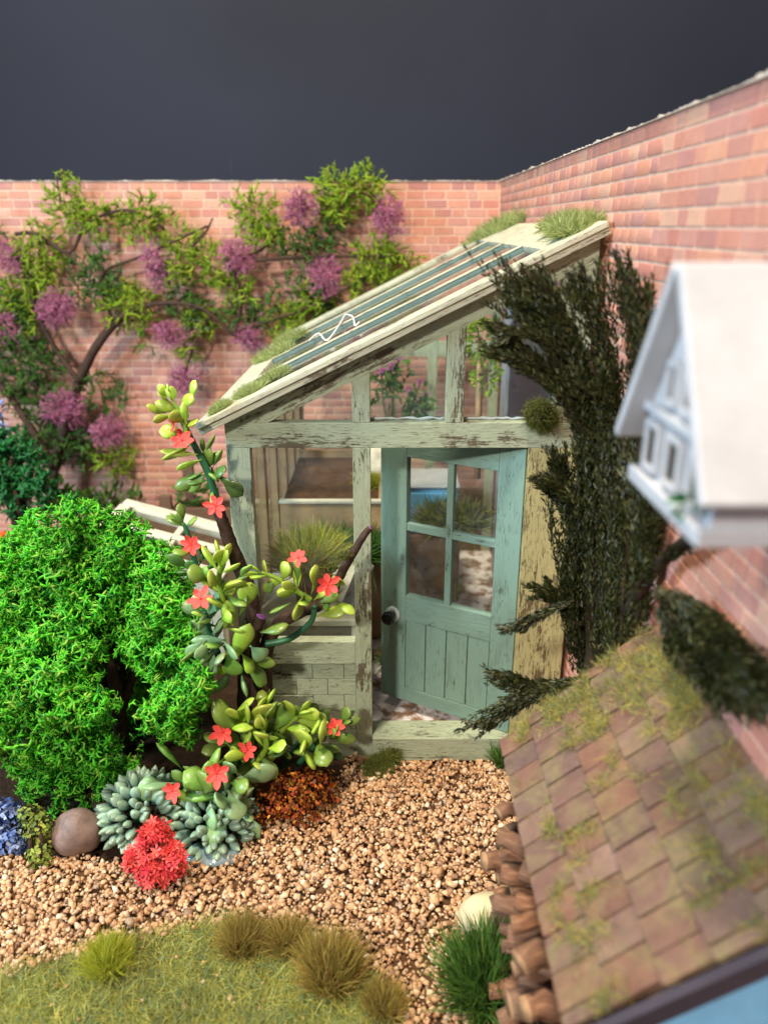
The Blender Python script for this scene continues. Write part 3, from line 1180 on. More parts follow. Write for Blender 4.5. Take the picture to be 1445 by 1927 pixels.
# low panel of thin block shapes, recessed
pan = MB(); pan.box((XW0, 4.035, 0.0), (XP0, 4.06, zR0)); pan = pan.build('block_panel', M['cream'], gh)
rows = 6
for r in range(rows):
    z0 = r * zR0 / rows; z1 = (r + 1) * zR0 / rows
    u = XW0 - (0.09 if r % 2 else 0.0)
    while u < XP0 - 0.01:
        a, b = max(u, XW0), min(u + 0.19, XP0 - 0.0)
        if b - a > 0.02:
            m_ = MB(); m_.box((a + 0.0012, 4.020 + rnd(0, .002), z0 + 0.0012), (b - 0.0012, 4.036, z1 - 0.0012), ALX)
            m_.build('block', M['cream'], pan, False, 0.003)
        u += 0.19

# panes of the front
def pane(poly, y, name='pane', parent=None, mat=None, th=0.01):
    m_ = MB(); m_.prism(poly, y, y + th)
    return m_.build(name, mat or M['glass'], parent or gh)


e = 0.012
pane([(XW0 - e, zR1 - e), (XP0 + e, zR1 - e), (XP0 + e, zT0 + e), (XW0 - e, zT0 + e)], 4.078)
pane([(xt - e, zT1 - e), (XP0 + e, zT1 - e), (XP0 + e, wz(XP0) + e), ], 4.079)
pane([(XP1 - e, zT1 - e), (XQ0 + e, zT1 - e), (XQ0 + e, wz(XQ0) + e), (XP1 - e, wz(XP1) + e)], 4.079)
pane([(XQ1 - e, zT1 - e), (XU1 + e, zT1 - e), (XU1 + e, wz(XU1) + e), (XQ1 - e, wz(XQ1) + e)], 4.079)
# glue beads along the lower edges of the upper panes
gl = MB()
for xa, xb in ((XP1, XQ0), (XQ1, XU1 - 0.1)):
    pts_ = [V((xa + (xb - xa) * k / 14, 4.068, zT1 + 0.004 + rnd(0, .008))) for k in range(15)]
    gl.tube(pts_, [rnd(.004, .011) for _ in pts_], 5)
gl.build('glue_bead', M['glue'], gh, True)

# side and rear glazing, floor
mb = MB(); mb.box((GX0 + .01, 4.08, -0.01), (GX1, 7.2, 0.10)); mb.build('floor', M['floor'], gh)
mb = MB(); mb.box((GX0, FY1, 0.0), (GX0 + .07, 7.15, 0.82), V((0, 1, 0))); mb.build('side_plinth', M['wood'], gh, False, .004)
mb = MB(); mb.box((GX0, FY1, under(GX0) - .12), (GX0 + .07, 7.15, under(GX0) - .005), V((0, 1, 0))); mb.build('side_plate', M['wood'], gh, False, .004)
for yy in (4.30, 4.85, 5.4, 5.95, 6.5, 7.05):
    mb = MB(); mb.box((GX0 + .005, yy, 0.82), (GX0 + .065, yy + .09, under(GX0) - .12), UPZ); mb.build('side_post', M['wood'], gh, False, .004)
mb = MB(); mb.box((GX0 + .03, 4.1, .82), (GX0 + .04, 7.12, under(GX0) - .12)); mb.build('side_pane', M['glass'], gh)
BY = 7.10
for xa in (GX0, -0.22, 0.40, GX1 - .09):
    mb = MB(); mb.prism([(xa, .1), (xa + .09, .1), (xa + .09, under(xa + .09)), (xa, under(xa))], BY, BY + .07, UPZ); mb.build('rear_post', M['cream'], gh, False, .004)
mb = MB(); mb.box((GX0 + .09, BY + .005, zT0), (GX1 - .09, BY + .065, zT1)); mb.build('rear_transom', M['cream'], gh, False, .004)
mb = MB(); mb.box((GX0 + .09, BY + .005, .1), (GX1 - .09, BY + .065, .75)); mb.build('rear_plinth', M['darkwood'], gh, False, .004)
pane([(GX0 + .09, .75), (GX1 - .09, .75), (GX1 - .09, under(GX1 - .09) - .01), (GX0 + .09, under(GX0 + .09) - .01)], BY + .03, 'rear_pane')

# roof ---------------------------------------------------------------------
RX0, RX1 = -0.986, 1.060
RY0, RY1 = 3.90, 7.30
roof_n = V((-RS, 0, 1)).normalized()


def roof_pt(x, y, h=0.0):
    return V((x, y, rz(x))) + roof_n * h


def roof_slab(name, x0, x1, y0, y1, h0, h1, mat, grain, bevel=0.004, parent=None):
    m_ = MB()
    m_.hexa([roof_pt(x0, y0, h0), roof_pt(x1, y0, h0), roof_pt(x1, y1, h0), roof_pt(x0, y1, h0),
             roof_pt(x0, y0, h1), roof_pt(x1, y0, h1), roof_pt(x1, y1, h1), roof_pt(x0, y1, h1)], grain)
    return m_.build(name, mat, parent or rf, False, bevel)


RXE, RXR = RX0 + 0.20, 0.79
rf = thing('roof', (0, 5.6, H - .5), None, None)
rf.parent = gh; rf.matrix_parent_inverse = W[gh.name].inverted()
for (x0, x1, y0, y1) in ((RX0, RX1, RY0 + .012, RY0 + .16), (RX0, RX1, RY1 - .16, RY1)):
    roof_slab('verge_batten', x0, x1, y0, y1, -.066, -.034, M['ivory'], SLP)
roof_slab('rake_board', RX0, RX1, RY0, RY0 + .155, -.032, 0.0, M['ivory'], SLP, .005)
roof_slab('rake_board', RX0, RX1, RY1 - .155, RY1, -.032, 0.0, M['ivory'], SLP, .005)
roof_slab('eave_board', RX0 + .002, RXE, RY0 + .157, RY1 - .157, -.060, -.001, M['ivory'], V((0, 1, 0)), .005)
roof_slab('ridge_board', RXR, RX1 - .002, RY0 + .157, RY1 - .157, -.060, -.001, M['ivory'], V((0, 1, 0)), .005)
for yb in (4.68, 5.42, 6.22):
    roof_slab('glazing_bar', RXE + .001, RXR - .001, yb - .020, yb + .020, -.036, -.006, M['bar'], SLP, .003)
    roof_slab('bar_lit_top', RXE + .001, RXR - .001, yb - .026, yb + .026, -.0055, 0.004, M['ivory'], SLP, .003)  # strip added to keep the bar's lit top pale above its shade-toned sides
ys_ = [RY0 + .155, 4.652, 4.708, 5.392, 5.448, 6.192, 6.248, RY1 - .155]
for k in range(0, 8, 2):
    roof_slab('roof_pane', RXE - .02, RXR + .02, ys_[k], ys_[k + 1], -.024, -.019, M['roofglass'], SLP, 0)

# door ----------------------------------------------------------------------
HX, HY = 0.772, 4.02
ang = math.radians(29)
du = V((-math.cos(ang), math.sin(ang), 0))       # from hinge to free edge
dn = V((-math.sin(ang), -math.cos(ang), 0))      # faces the viewer
DW, D0, D1 = 0.905, 0.185, 2.025
DT = 0.055


def dpt(u, w, z): return V((HX, HY, 0)) + du * u + dn * w + V((0, 0, z))


def dpx(px, py):
    """where a pixel falls on the door face: (u, z)"""
    r = P(px, py, 1.0) - V((0, 0, H))
    o = V((0, 0, H))
    t = (V((HX, HY, 0)) - o).dot(dn) / r.dot(dn)
    q = o + r * t
    return (q - V((HX, HY, 0))).dot(du), q.z


dr = MB()
def dbox(m_, u0, u1, z0, z1, w0, w1, grain, mi=0):
    m_.hexa([dpt(u1, w1, z0), dpt(u0, w1, z0), dpt(u0, w0, z0), dpt(u1, w0, z0), dpt(u1, w1, z1), dpt(u0, w1, z1), dpt(u0, w0, z1), dpt(u1, w0, z1)], grain, mi)


uL0 = dpx(765, 930)[0]; uR1 = dpx(935, 950)[0]; uM0 = dpx(840, 940)[0]; uM1 = dpx(852, 940)[0]
zWT = dpx(765, 860)[1]; zWB = dpx(845, 1141)[1]; zM1 = dpx(845, 1001)[1]; zM0 = dpx(845, 1015)[1]
zPT = dpx(760, 1166)[1]; zPB = dpx(760, 1293)[1]
print('DOOR', uL0, uM0, uM1, uR1, zWT, zM1, zM0, zWB, zPT, zPB)
dbox(dr, 0, uR1, D0, D1, -DT, 0, UPZ)
dr = dr.build('door', M['teal'], gh, False, .004)
for nm, u0, u1, z0, z1, g in (('stile', uL0, DW, D0, D1, UPZ), ('top_rail', uR1, uL0, zWT, D1, du), ('lock_rail', uR1, uL0, zPT, zWB, du), ('bottom_rail', uR1, uL0, D0, zPB, du)):
    m_ = MB(); dbox(m_, u0, u1, z0, z1, -DT, 0.0, g); m_.build(nm, M['teal'], dr, False, .003)
m_ = MB(); dbox(m_, uM1, uM0, zWB, zWT, -.045, -.004, UPZ); m_.build('muntin', M['teal'], dr, False, .003)
for a, b in ((uR1, uM1), (uM0, uL0)):
    m_ = MB(); dbox(m_, a, b, zM0, zM1, -.044, -.005, du); m_.build('muntin', M['teal'], dr, False, .003)
    for z0, z1 in ((zWB, zM0), (zM1, zWT)):
        m_ = MB(); dbox(m_, a - .004, b + .004, z0 - .004, z1 + .004, -.036, -.029, du); m_.build('door_pane', M['glass'], dr)
npl = 4
for k in range(npl):
    a = uR1 + (uL0 - uR1) * k / npl; b = uR1 + (uL0 - uR1) * (k + 1) / npl
    m_ = MB(); dbox(m_, a + .0028, b - .0028, zPB + .0028, zPT - .0028, -.05, -.003, UPZ); m_.build('plank', M['teal'], dr, False, .003)
m_ = MB(); dbox(m_, uR1, uL0, zPB, zPT, -.048, -.014, UPZ); m_.build('panel_backing', M['gap'], dr)
# knob: a white washer and a black cap
ku, kz = dpx(740, 1155)
kn = MB()
c0 = dpt(ku, 0, kz)
kn.tube([c0, c0 + dn * .014, c0 + dn * .016], [.052, .050, .03], 20)
kn = kn.build('handle', M['glue'], dr, True)
k2 = MB()
k2.tube([c0 + dn * .014, c0 + dn * .05, c0 + dn * .056, c0 + dn * .085, c0 + dn * .092], [.030, .032, .043, .043, .036], 20)
k2.build('door_knob', M['knob'], dr, False, .004)
# hinge strip
mb = MB(); mb.box((HX - .004, 4.0805, .19), (HX + .006, 4.10, 2.02), UPZ); mb.build('hinge_strip', M['gap'], gh)

# ------------------------------------------------------------------ moss on the greenhouse


def moss(name, centers, mat, label, h_px=20, n=700, nrm=V((0, 0, 1)), group=None, cat='moss'):
    parts = []
    for (p, rx_, ry_) in centers:
        nn = n
        A = RNG.uniform(0, 2 * PI, nn); q = np.sqrt(RNG.uniform(0, 1, nn))
        e1 = np.array(V(nrm).orthogonal().normalized()); e2 = np.cross(np.array(nrm), e1)
        rad = np.cos(A)[:, None] * e1 * rx_ + np.sin(A)[:, None] * e2 * ry_
        pts_ = np.array(p) + rad * q[:, None]
        hh = h_px * pxs(V(p))
        D_ = np.array(nrm) * 1.0 + rad * (q / max(rx_, ry_))[:, None] * 0.9 + RNG.normal(size=(nn, 3)) * 0.35
        L_ = hh * RNG.uniform(.5, 1.1, nn) * (1 - .5 * q ** 2)
        parts.append(scatter(FINE, pts_, frames(D_), np.stack([np.full(nn, hh * 1.1), np.full(nn, hh * 1.1), L_], 1)))
    v_, f_ = join(parts)
    return tag(tri_mesh(name, v_, f_, mat), label, cat, group)


moss('moss_clump', [(roof_pt(-0.72, 4.12), .09, .12), (roof_pt(-0.60, 4.26), .07, .11), (roof_pt(-.86, 4.0), .06, .05)], M['moss'], 'pale green moss on the near lower corner of the greenhouse roof', 22, 1500, roof_n, 'moss on the greenhouse')
moss('moss_clump', [(roof_pt(-0.80, 5.6), .10, .25), (roof_pt(-0.74, 6.2), .08, .2)], M['moss'], 'blurry moss along the far eave of the greenhouse roof', 26, 1100, roof_n, 'moss on the greenhouse')
moss('moss_clump', [(roof_pt(0.98, 4.18), .06, .16), (roof_pt(.93, 4.08), .07, .10), (roof_pt(.98, 4.45), .06, .14)], M['moss'], 'round moss cushion at the top near corner of the greenhouse roof', 42, 1300, (V((-.25, -.1, 1)).normalized()), 'moss on the greenhouse')
moss('moss_clump', [(roof_pt(0.98, 6.6), .08, .5), (roof_pt(.98, 7.0), .08, .3)], M['moss'], 'low moss at the top far corner of the greenhouse roof', 30, 1000, roof_n, 'moss on the greenhouse')
fw = V((0, -1, 0))
moss('moss_clump', [(P(1018, 782, 3.998), .07, .085)], M['moss_dark'], 'olive moss ball stuck on the right end of the transom', 26, 1800, fw, 'moss on the greenhouse')
moss('moss_clump', [(P(1097, 555, 3.998), .055, .09)], M['moss_dark'], 'dark moss on the upper right post under the roof', 22, 1200, fw, 'moss on the greenhouse')
c = G(722, 1425)
moss('moss_clump', [((c.x, 3.93, 0.02), .12, .07), ((c.x + .04, 3.96, .06), .1, .04), ((c.x - .05, 3.9, .02), .08, .05)], M['moss_dark'], 'flat green moss at the foot of the door post', 24, 1500, V((0, -.3, 1)).normalized(), 'moss on the greenhouse')
c = G(947, 1430)
tuft('grass_tuft', (c.x, 3.93, 0.0), .07, .22, 260, M['tuft_dark'], 'thin green grass at the right end of the threshold', spread=.7)
# white thread on the roof
tp = [(582, 640), (600, 627), (616, 640), (640, 608), (650, 592), (664, 596), (668, 612), (676, 606)]
mb = MB()
pp = []
for (x, y) in tp:
    # meet the roof plane
    o_ = V((0, 0, H)); d_ = P(x, y, 1.0) - o_
    n_ = roof_n; t_ = (roof_pt(0, 4, .012) - o_).dot(n_) / d_.dot(n_)
    pp.append(o_ + d_ * t_)
mb.tube(smooth_path(pp, 5), .006, 5)
tag(mb.build('thread', M['thread'], None, True), 'curled white thread lying across the roof glazing bars', 'thread')

# ------------------------------------------------------------------ inside the greenhouse
be = thing('potting_bench', (-.45, 4.6, .1), 'pale potting bench behind the left window', 'bench')
mb = MB(); mb.box((-.775, 4.16, .86), (-.13, 5.05, .90), ALX); mb.build('bench_top', M['pale'], be, False, .004)
mb = MB(); mb.box((-.765, 4.2, .50), (-.14, 5.0, .53), ALX); mb.build('shelf', M['pale'], be, False, .004)
for xa in (-.765, -.20):
    for ya in (4.18, 4.97):
        mb = MB(); mb.box((xa, ya, .10), (xa + .06, ya + .06, .86), UPZ); mb.build('leg', M['pale'], be, False, .003)
pt = thing('flower_pot', (-.48, 4.42, .90), 'brown clay pot of spiky grass on the bench behind the window', 'flower pot')
mb = MB(); mb.lathe((-.45, 4.42, .90), [(0.0, 0), (.105, 0), (.135, .26), (.15, .26), (.152, .31), (.13, .31), (.125, .27), (0, .27)], 24); mb.build('pot', M['terracotta'], pt, True)
tuft('', (-.45, 4.42, 1.16), .16, .34, 1100, M['tuft_lime'], '', spread=1.6, temps=FINE, wid=.9, parent=pt, part='grass')
tuft('', (-.49, 4.38, 1.14), .2, .30, 900, M['tuft_olive'], '', spread=2.4, temps=FINE, wid=.9, parent=pt, part='grass')
slx = ['front slate of the stack leaning beside the grass pot', 'middle slate of the stack leaning beside the grass pot', 'rear slate of the stack leaning beside the grass pot']
for k in range(3):
    mb = MB()
    b0 = V((-.235 + .02 * k, 4.32 + .07 * k, .903))
    mb.bar(b0, b0 + V((.10, .07, .24 - .01 * k)), .15, .012, V((-.8, -.3, .4)))
    tag(mb.build('slate', M['slate'], None, False, .002), slx[k], 'slate', 'slates on the bench')
tr = thing('planting_trough', (-.4, 6.0, .1), 'long trough of brown soil behind the grass pot inside the greenhouse', 'planter')
for (a, b) in (((-.77, 5.35, .1), (.0, 5.39, 1.23)), ((-.77, 6.7, .1), (.0, 6.74, 1.26))):
    mb = MB(); mb.box(a, b, ALX); mb.build('end_board', M['wood'], tr, False, .004)
mb = MB(); mb.box((-.775, 5.34, 1.231), (.005, 5.395, 1.255), ALX); mb.build('rim', M['pale'], tr, False, .004)
mb = MB(); mb.box((-.04, 5.39, .1), (0.0, 6.70, 1.24), V((0, 1, 0))); mb.build('side_board', M['wood'], tr, False, .004)
mb = MB(); mb.box((-.77, 5.39, 1.0), (-.04, 6.70, 1.19)); mb.build('soil', M['sand'], tr)
mossy = [((-.2, 5.6, .98), .1, .1), ((-.5, 5.5, .98), .14, .08)]
moss('seedling_clump', [((-.12, 5.9, 1.19), .07, .09)], M['tuft_lime'], 'lime green seedlings in the trough soil', 34, 700, cat='seedlings')
moss('seedling_clump', [((-.14, 5.20, .86), .16, .1), ((-.4, 5.22, .86), .26, .1)], M['vine_dark'], 'dark green plants in front of the trough', 75, 1300, cat='plants')
tb = thing('blue_tub', (.24, 6.25, .1), 'light blue tub on a dark stand seen through the door', 'tub')
mb = MB(); mb.box((-.12, 6.0, .72), (.62, 6.5, 1.13), ALX); mb.build('basin', M['blue'], tb, False, .05)
mb = MB(); mb.box((-.13, 5.99, 1.13), (.63, 6.51, 1.15), ALX); mb.build('rim', M['white'], tb, False, .01)
mb = MB(); mb.box((-.14, 5.97, .10), (.64, 6.48, .72), ALX); mb.build('stand', M['darkwood'], tb, False, .01)
sk = ico(3, .14, .12, .16, .35, 2.0); bm_obj(sk, 'sack', M['rag'], None, True, Matrix.Translation(V((-.05, 6.2, 1.30))))
tag(bpy.data.objects['sack'], 'pale crumpled sack standing on the blue tub', 'sack')
moss('fern_clump', [((.45, 5.75, .9), .12, .12), ((.62, 5.6, .95), .12, .14), ((.3, 5.5, .1), .14, .1)], M['moss_dark'], 'mossy green plants before the blue tub', 70, 700, cat='plants')
moss('fern_clump', [((.10, 5.0, .1), .12, .1)], M['vine_dark'], 'small green fern on the greenhouse floor behind the door', 50, 600, cat='plants')
# flowering plant seen through the middle upper pane
fp = thing('flowering_plant', (.1, 6.4, 1.15), 'tall plant with tiny pink flowers behind the middle upper pane', 'plant')
mb = MB()
tips = []
for (x, y) in ((718, 700), (735, 690), (752, 672), (770, 735), (800, 745), (790, 720)):
    p0 = P(745 + rnd(-12, 12), 800, 6.4); p1 = P(x, y, 6.4 + rnd(-.1, .1))
    mb.tube(smooth_path([p0 - V((0, 0, .1)), p0.lerp(p1, .5) + V((rnd(-.04, .04), 0, 0)), p1], 3), .01, 4)
    tips.append(p1)
mb.build('stem', M['vine_dark'], fp)
a_ = []
b_ = []
for p in tips:
    for _ in range(30): b_.append(tuple(p + V((rnd(-.07, .07), rnd(-.07, .07), rnd(-.28, -.02)))))
    for _ in range(14): a_.append(tuple(p + V((rnd(-.02, .02), rnd(-.02, .02), rnd(-.02, .03)))))
v, f = scatter(LEAFLETS, b_, frames(rand_dirs(len(b_))), .09); tag(tri_mesh('foliage', v, f, M['vine_dark'], fp), kind='stuff')
v, f = scatter(STARS, a_, frames(rand_dirs(len(a_))), .025); tag(tri_mesh('blossom', v, f, M['pink'], fp), kind='stuff')
# climber hanging behind the right upper pane
cl = [pxblob(905, 640, 5.6, 22, 40), pxblob(915, 700, 5.6, 20, 36), pxblob(903, 600, 5.6, 18, 20)]
p_, d_ = blob_points(cl, 9000)
v, f = scatter(LEAFLETS, p_, frames(d_ + rand_dirs(len(d_)) * .8), .07)
hp = thing('hanging_plant', P(905, 790, 5.6), 'leafy green plant on a thin trunk behind the right upper pane', 'plant')
tag(tri_mesh('foliage', v, f, M['vine'], hp), kind='stuff')
mb = MB(); mb.tube([P(898, 900, 5.6), P(900, 780, 5.6), P(905, 640, 5.6)], .025, 6); mb.build('trunk', M['wood'], hp, True)
# navy board with a white edge against the side wall
nb = thing('leaning_board', (1.0, 5.6, .1), 'dark navy board with a white edge against the brick wall inside the greenhouse', 'board')
mb = MB(); mb.box((1.035, 4.6, .1), (1.06, 6.35, 2.75), UPZ); mb.build('panel', M['navy'], nb)
mb = MB(); mb.box((1.01, 6.35, .1), (1.06, 6.62, 2.75), UPZ); mb.build('edge_strip', M['white'], nb)

# ================================================================== VINE ON THE BACK WALL
VY = 7.70
vn = thing('wisteria', P(100, 960, VY), 'flowering vine with lilac clusters trained over the back brick wall', 'vine')
wood = [([(105, 960), (100, 900), (115, 830), (150, 715), (190, 640), (235, 590)], 30),
        ([(100, 880), (55, 800), (0, 725), (-60, 690)], 22), ([(150, 720), (95, 640), (60, 560), (40, 470)], 14),
        ([(30, 440), (70, 440), (130, 475), (165, 420), (240, 395), (310, 430)], 11), ([(235, 590), (300, 570), (380, 580), (440, 632)], 12),
        ([(215, 610), (190, 520), (270, 480), (390, 425)], 8), ([(440, 632), (455, 560), (440, 500), (490, 470), (535, 425)], 11),
        ([(480, 490), (560, 483), (660, 482), (740, 480)], 11), ([(360, 465), (385, 440), (400, 410)], 7), ([(640, 430), (645, 380), (690, 365), (735, 430)], 7),
        ([(100, 900), (130, 860), (200, 850)], 10), ([(350, 700), (365, 650), (400, 590)], 7), ([(115, 380), (108, 340), (120, 320)], 5), ([(455, 620), (520, 600), (600, 570), (690, 520)], 8)]
mb = MB()
for pts_, w in wood:
    pw = smooth_path([P(x, y, VY - .13 + rnd(-.04, .06)) for x, y in pts_], 5)
    s = pxs(pw[0])
    mb.tube(pw, [w * s * .36 * (1 - .35 * k / len(pw)) for k in range(len(pw))], 7, True, 0, None, .12)
mb.build('trunk', M['bark'], vn, True)
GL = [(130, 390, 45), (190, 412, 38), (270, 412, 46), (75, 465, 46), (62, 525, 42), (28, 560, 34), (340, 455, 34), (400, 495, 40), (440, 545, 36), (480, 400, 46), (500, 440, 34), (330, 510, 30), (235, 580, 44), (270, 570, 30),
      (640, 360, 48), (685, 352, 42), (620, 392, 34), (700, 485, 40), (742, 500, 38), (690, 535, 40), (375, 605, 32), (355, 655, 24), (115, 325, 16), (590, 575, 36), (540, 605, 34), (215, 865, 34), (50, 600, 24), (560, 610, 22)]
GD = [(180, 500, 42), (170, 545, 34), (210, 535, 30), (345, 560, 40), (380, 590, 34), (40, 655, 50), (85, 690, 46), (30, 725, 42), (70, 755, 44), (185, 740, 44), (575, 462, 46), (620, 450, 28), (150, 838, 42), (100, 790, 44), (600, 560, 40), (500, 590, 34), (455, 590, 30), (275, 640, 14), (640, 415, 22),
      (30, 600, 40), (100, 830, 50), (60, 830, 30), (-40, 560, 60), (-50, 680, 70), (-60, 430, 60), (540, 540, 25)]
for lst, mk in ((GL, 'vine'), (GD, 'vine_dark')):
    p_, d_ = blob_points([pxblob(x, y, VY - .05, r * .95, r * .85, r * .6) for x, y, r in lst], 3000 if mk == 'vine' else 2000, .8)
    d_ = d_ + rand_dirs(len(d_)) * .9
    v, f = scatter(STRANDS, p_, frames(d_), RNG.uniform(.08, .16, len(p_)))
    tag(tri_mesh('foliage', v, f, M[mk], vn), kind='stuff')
FLW = [(20, 485, 26, 38), (105, 580, 42, 38), (8, 612, 24, 34), (290, 500, 27, 52), (445, 480, 36, 36), (565, 392, 36, 40), (730, 405, 32, 42), (612, 520, 34, 42), (320, 630, 36, 26), (465, 635, 28, 28), (345, 715, 34, 32), (122, 768, 48, 42), (205, 812, 38, 34)]
for x, y, a, b in FLW:
    c_ = pxblob(x, y, VY - .14, a * .72, b * .72, a * .6)
    p_, d_ = blob_points([c_], 15000, 1.0)
    d_ = d_ + rand_dirs(len(d_)) * .6 + np.array([0, 0, -.2])
    v, f = scatter(THINSTR, p_, frames(d_), RNG.uniform(.045, .10, len(p_)))
    o = tri_mesh('flower_cluster', v, f, M['lilac'], vn)

# shrubs at the left by the back wall
def mound(name, blobs, dens, temps, size, mat, label, cat, core=None, extra=None, up=.3):
    t = thing(name, (blobs[0][0].x, blobs[0][0].y, 0), label, cat)
    p_, d_ = blob_points(blobs, dens, .5)
    d_ = d_ + rand_dirs(len(d_)) * .7 + np.array([0, 0, up])
    v_, f_ = scatter(temps, p_, frames(d_), RNG.uniform(size * .65, size * 1.2, len(p_)))
    tag(tri_mesh('foliage', v_, f_, mat, t), kind='stuff')
    return t


def stems(t, blobs, mat, foot, n=6, r=.02):
    m_ = MB()
    for k in range(n):
        c_, rx_, ry_, rz_ = random.choice(blobs)
        tip = c_ + V((rnd(-.5, .5) * rx_, rnd(-.5, .5) * ry_, rnd(-.2, .4) * rz_))
        m_.tube(smooth_path([V(foot) + V((rnd(-.04, .04), rnd(-.04, .04), -.03)), V(foot).lerp(tip, .5) + V((rnd(-.05, .05), rnd(-.05, .05), 0)), tip], 4), r, 5)
    return m_.build('stem', mat, t, True)


bl = [pxblob(30, 880, 6.5, 55, 50), pxblob(50, 930, 6.4, 55, 45), pxblob(-20, 900, 6.5, 60, 60), pxblob(10, 830, 6.6, 36, 30)]
t = mound('round_shrub', bl, 2600, FLAKES, .075, M['bush_dark'], 'dark blurry green shrub at the left edge below the vine', 'shrub')
stems(t, bl, M['bark'], (bl[1][0].x, 6.45, 0), 8)
bl = [pxblob(-6, 790, 6.6, 12, 30)]
t = mound('pale_shrub', bl, 6000, LEAFLETS, .08, M['leaf_blue'] if False else M['bluelitter'], 'pale bluish sprig above the dark shrub at the left edge', 'plant')
stems(t, bl, M['bark'], (bl[0][0].x, 6.6, 0), 3)
bl = [pxblob(5, 1015, 5.9, 22, 16), pxblob(-20, 1020, 5.9, 30, 18)]
t = mound('orange_flowers', bl, 6000, SCRAPS, .05, M['orange'], 'orange-red flowers at the left edge behind the bright bush', 'flowers')
stems(t, bl, M['bark'], (bl[0][0].x, 5.9, 0), 5)
bl = [pxblob(150, 945, 7.2, 34, 20), pxblob(215, 935, 7.3, 30, 22), pxblob(260, 945, 7.3, 22, 14), pxblob(110, 935, 7.1, 30, 30), pxblob(180, 960, 7.0, 60, 26)]
t = mound('ground_plants', bl, 2400, LEAFLETS, .12, M['vine_dark'], 'low leafy green plants at the foot of the back wall', 'plants')
stems(t, bl, M['bark'], (bl[1][0].x, 7.2, 0), 8)
bl = [pxblob(362, 930, 7.0, 26, 26), pxblob(385, 935, 6.9, 20, 24)]
t = mound('planter_plants', bl, 3000, LEAFLETS, .09, M['vine_dark'], 'dark green plants in the brown planter by the corner', 'plants')

# brown planter behind the cold frame
pl = thing('wooden_planter', P(360, 1000, 6.8), 'dark brown wooden planter behind the cold frame', 'planter')
a = P(310, 975, 6.7); b = P(440, 985, 6.7)
mb = MB(); mb.box((a.x, 6.7, .02), (b.x, 6.74, P(330, 957, 6.7).z), ALX); mb.build('front_board', M['darkwood'], pl, False, .004)
mb = MB(); mb.box((a.x - .02, 6.64, .0), (a.x + .09, 6.698, P(318, 930, 6.7).z), UPZ); mb.build('post', M['darkwood'], pl, False, .004)
c = P(343, 890, 7.2); d = P(378, 980, 7.2)
mb = MB(); mb.box((c.x, 7.2, .0), (c.x + .10, 7.28, P(350, 875, 7.2).z), UPZ); mb.build('post', M['darkwood'], pl, False, .004)
mb = MB(); mb.box((a.x, 6.742, .02), (b.x, 7.19, P(330, 975, 6.7).z), ALX); mb.build('soil', M['soil'], pl)

# cold frame
A_, B_, C_ = P(237, 944, 6.1), P(470, 1004, 6.0), P(160, 1022, 5.35)
D_ = B_ + C_ - A_
cf = thing('cold_frame', ((A_.x + D_.x) / 2, 5.7, 0), 'cream cold frame with a slanted glazed lid left of the greenhouse', 'cold frame')
nrm_ = (B_ - A_).cross(C_ - A_).normalized()
if nrm_.z < 0: nrm_ = -nrm_
q = lambda u, v_: A_ + (B_ - A_) * u + (C_ - A_) * v_
lid = MB(); lid.bar(q(0, .05), q(1, .05), .10, .05, nrm_); lid = lid.build('lid', M['pale'], cf, False, .004)
for nm, p0, p1, w in (('lid_rail', q(0, .95), q(1, .95), .10), ('lid_stile', q(.03, .12), q(.03, .88), .09), ('lid_stile', q(.97, .12), q(.97, .88), .09), ('lid_bar', q(.08, .50), q(.92, .50), .07), ('lid_bar', q(.52, .12), q(.52, .445), .05), ('lid_bar', q(.52, .555), q(.52, .88), .05)):
    mb = MB(); mb.bar(p0, p1, w, .045, nrm_); mb.build(nm, M['pale'], lid, False, .004)
mb = MB(); mb.hexa([q(.05, .1) - nrm_ * .014, q(.95, .1) - nrm_ * .014, q(.95, .9) - nrm_ * .014, q(.05, .9) - nrm_ * .014] + [q(.05, .1) - nrm_ * .008, q(.95, .1) - nrm_ * .008, q(.95, .9) - nrm_ * .008, q(.05, .9) - nrm_ * .008]); mb.build('lid_pane', M['roofglass'], lid)
lo = lambda p: V((p.x, p.y, 0.0))
dn_ = V((0, 0, -.03))
for p0, p1 in ((C_, D_), (A_, C_), (D_, B_), (B_, A_)):
    dd = (p1 - p0); ss = V((-dd.y, dd.x, 0)).normalized() * .04
    a0, a1 = p0 + dd * .03, p1 - dd * .03
    mb = MB(); mb.hexa([lo(a0), lo(a1), lo(a1) + ss, lo(a0) + ss, a0 + dn_, a1 + dn_, a1 + ss + dn_, a0 + ss + dn_], dd.normalized()); mb.build('side_board', M['pale'], cf, False, .004)
cc = (q(.1, .15), q(.9, .15), q(.9, .85), q(.1, .85))
mb = MB(); mb.poly([V((p.x, p.y, p.z - .05)) for p in cc][::-1]); mb.build('soil', M['sand'], cf)

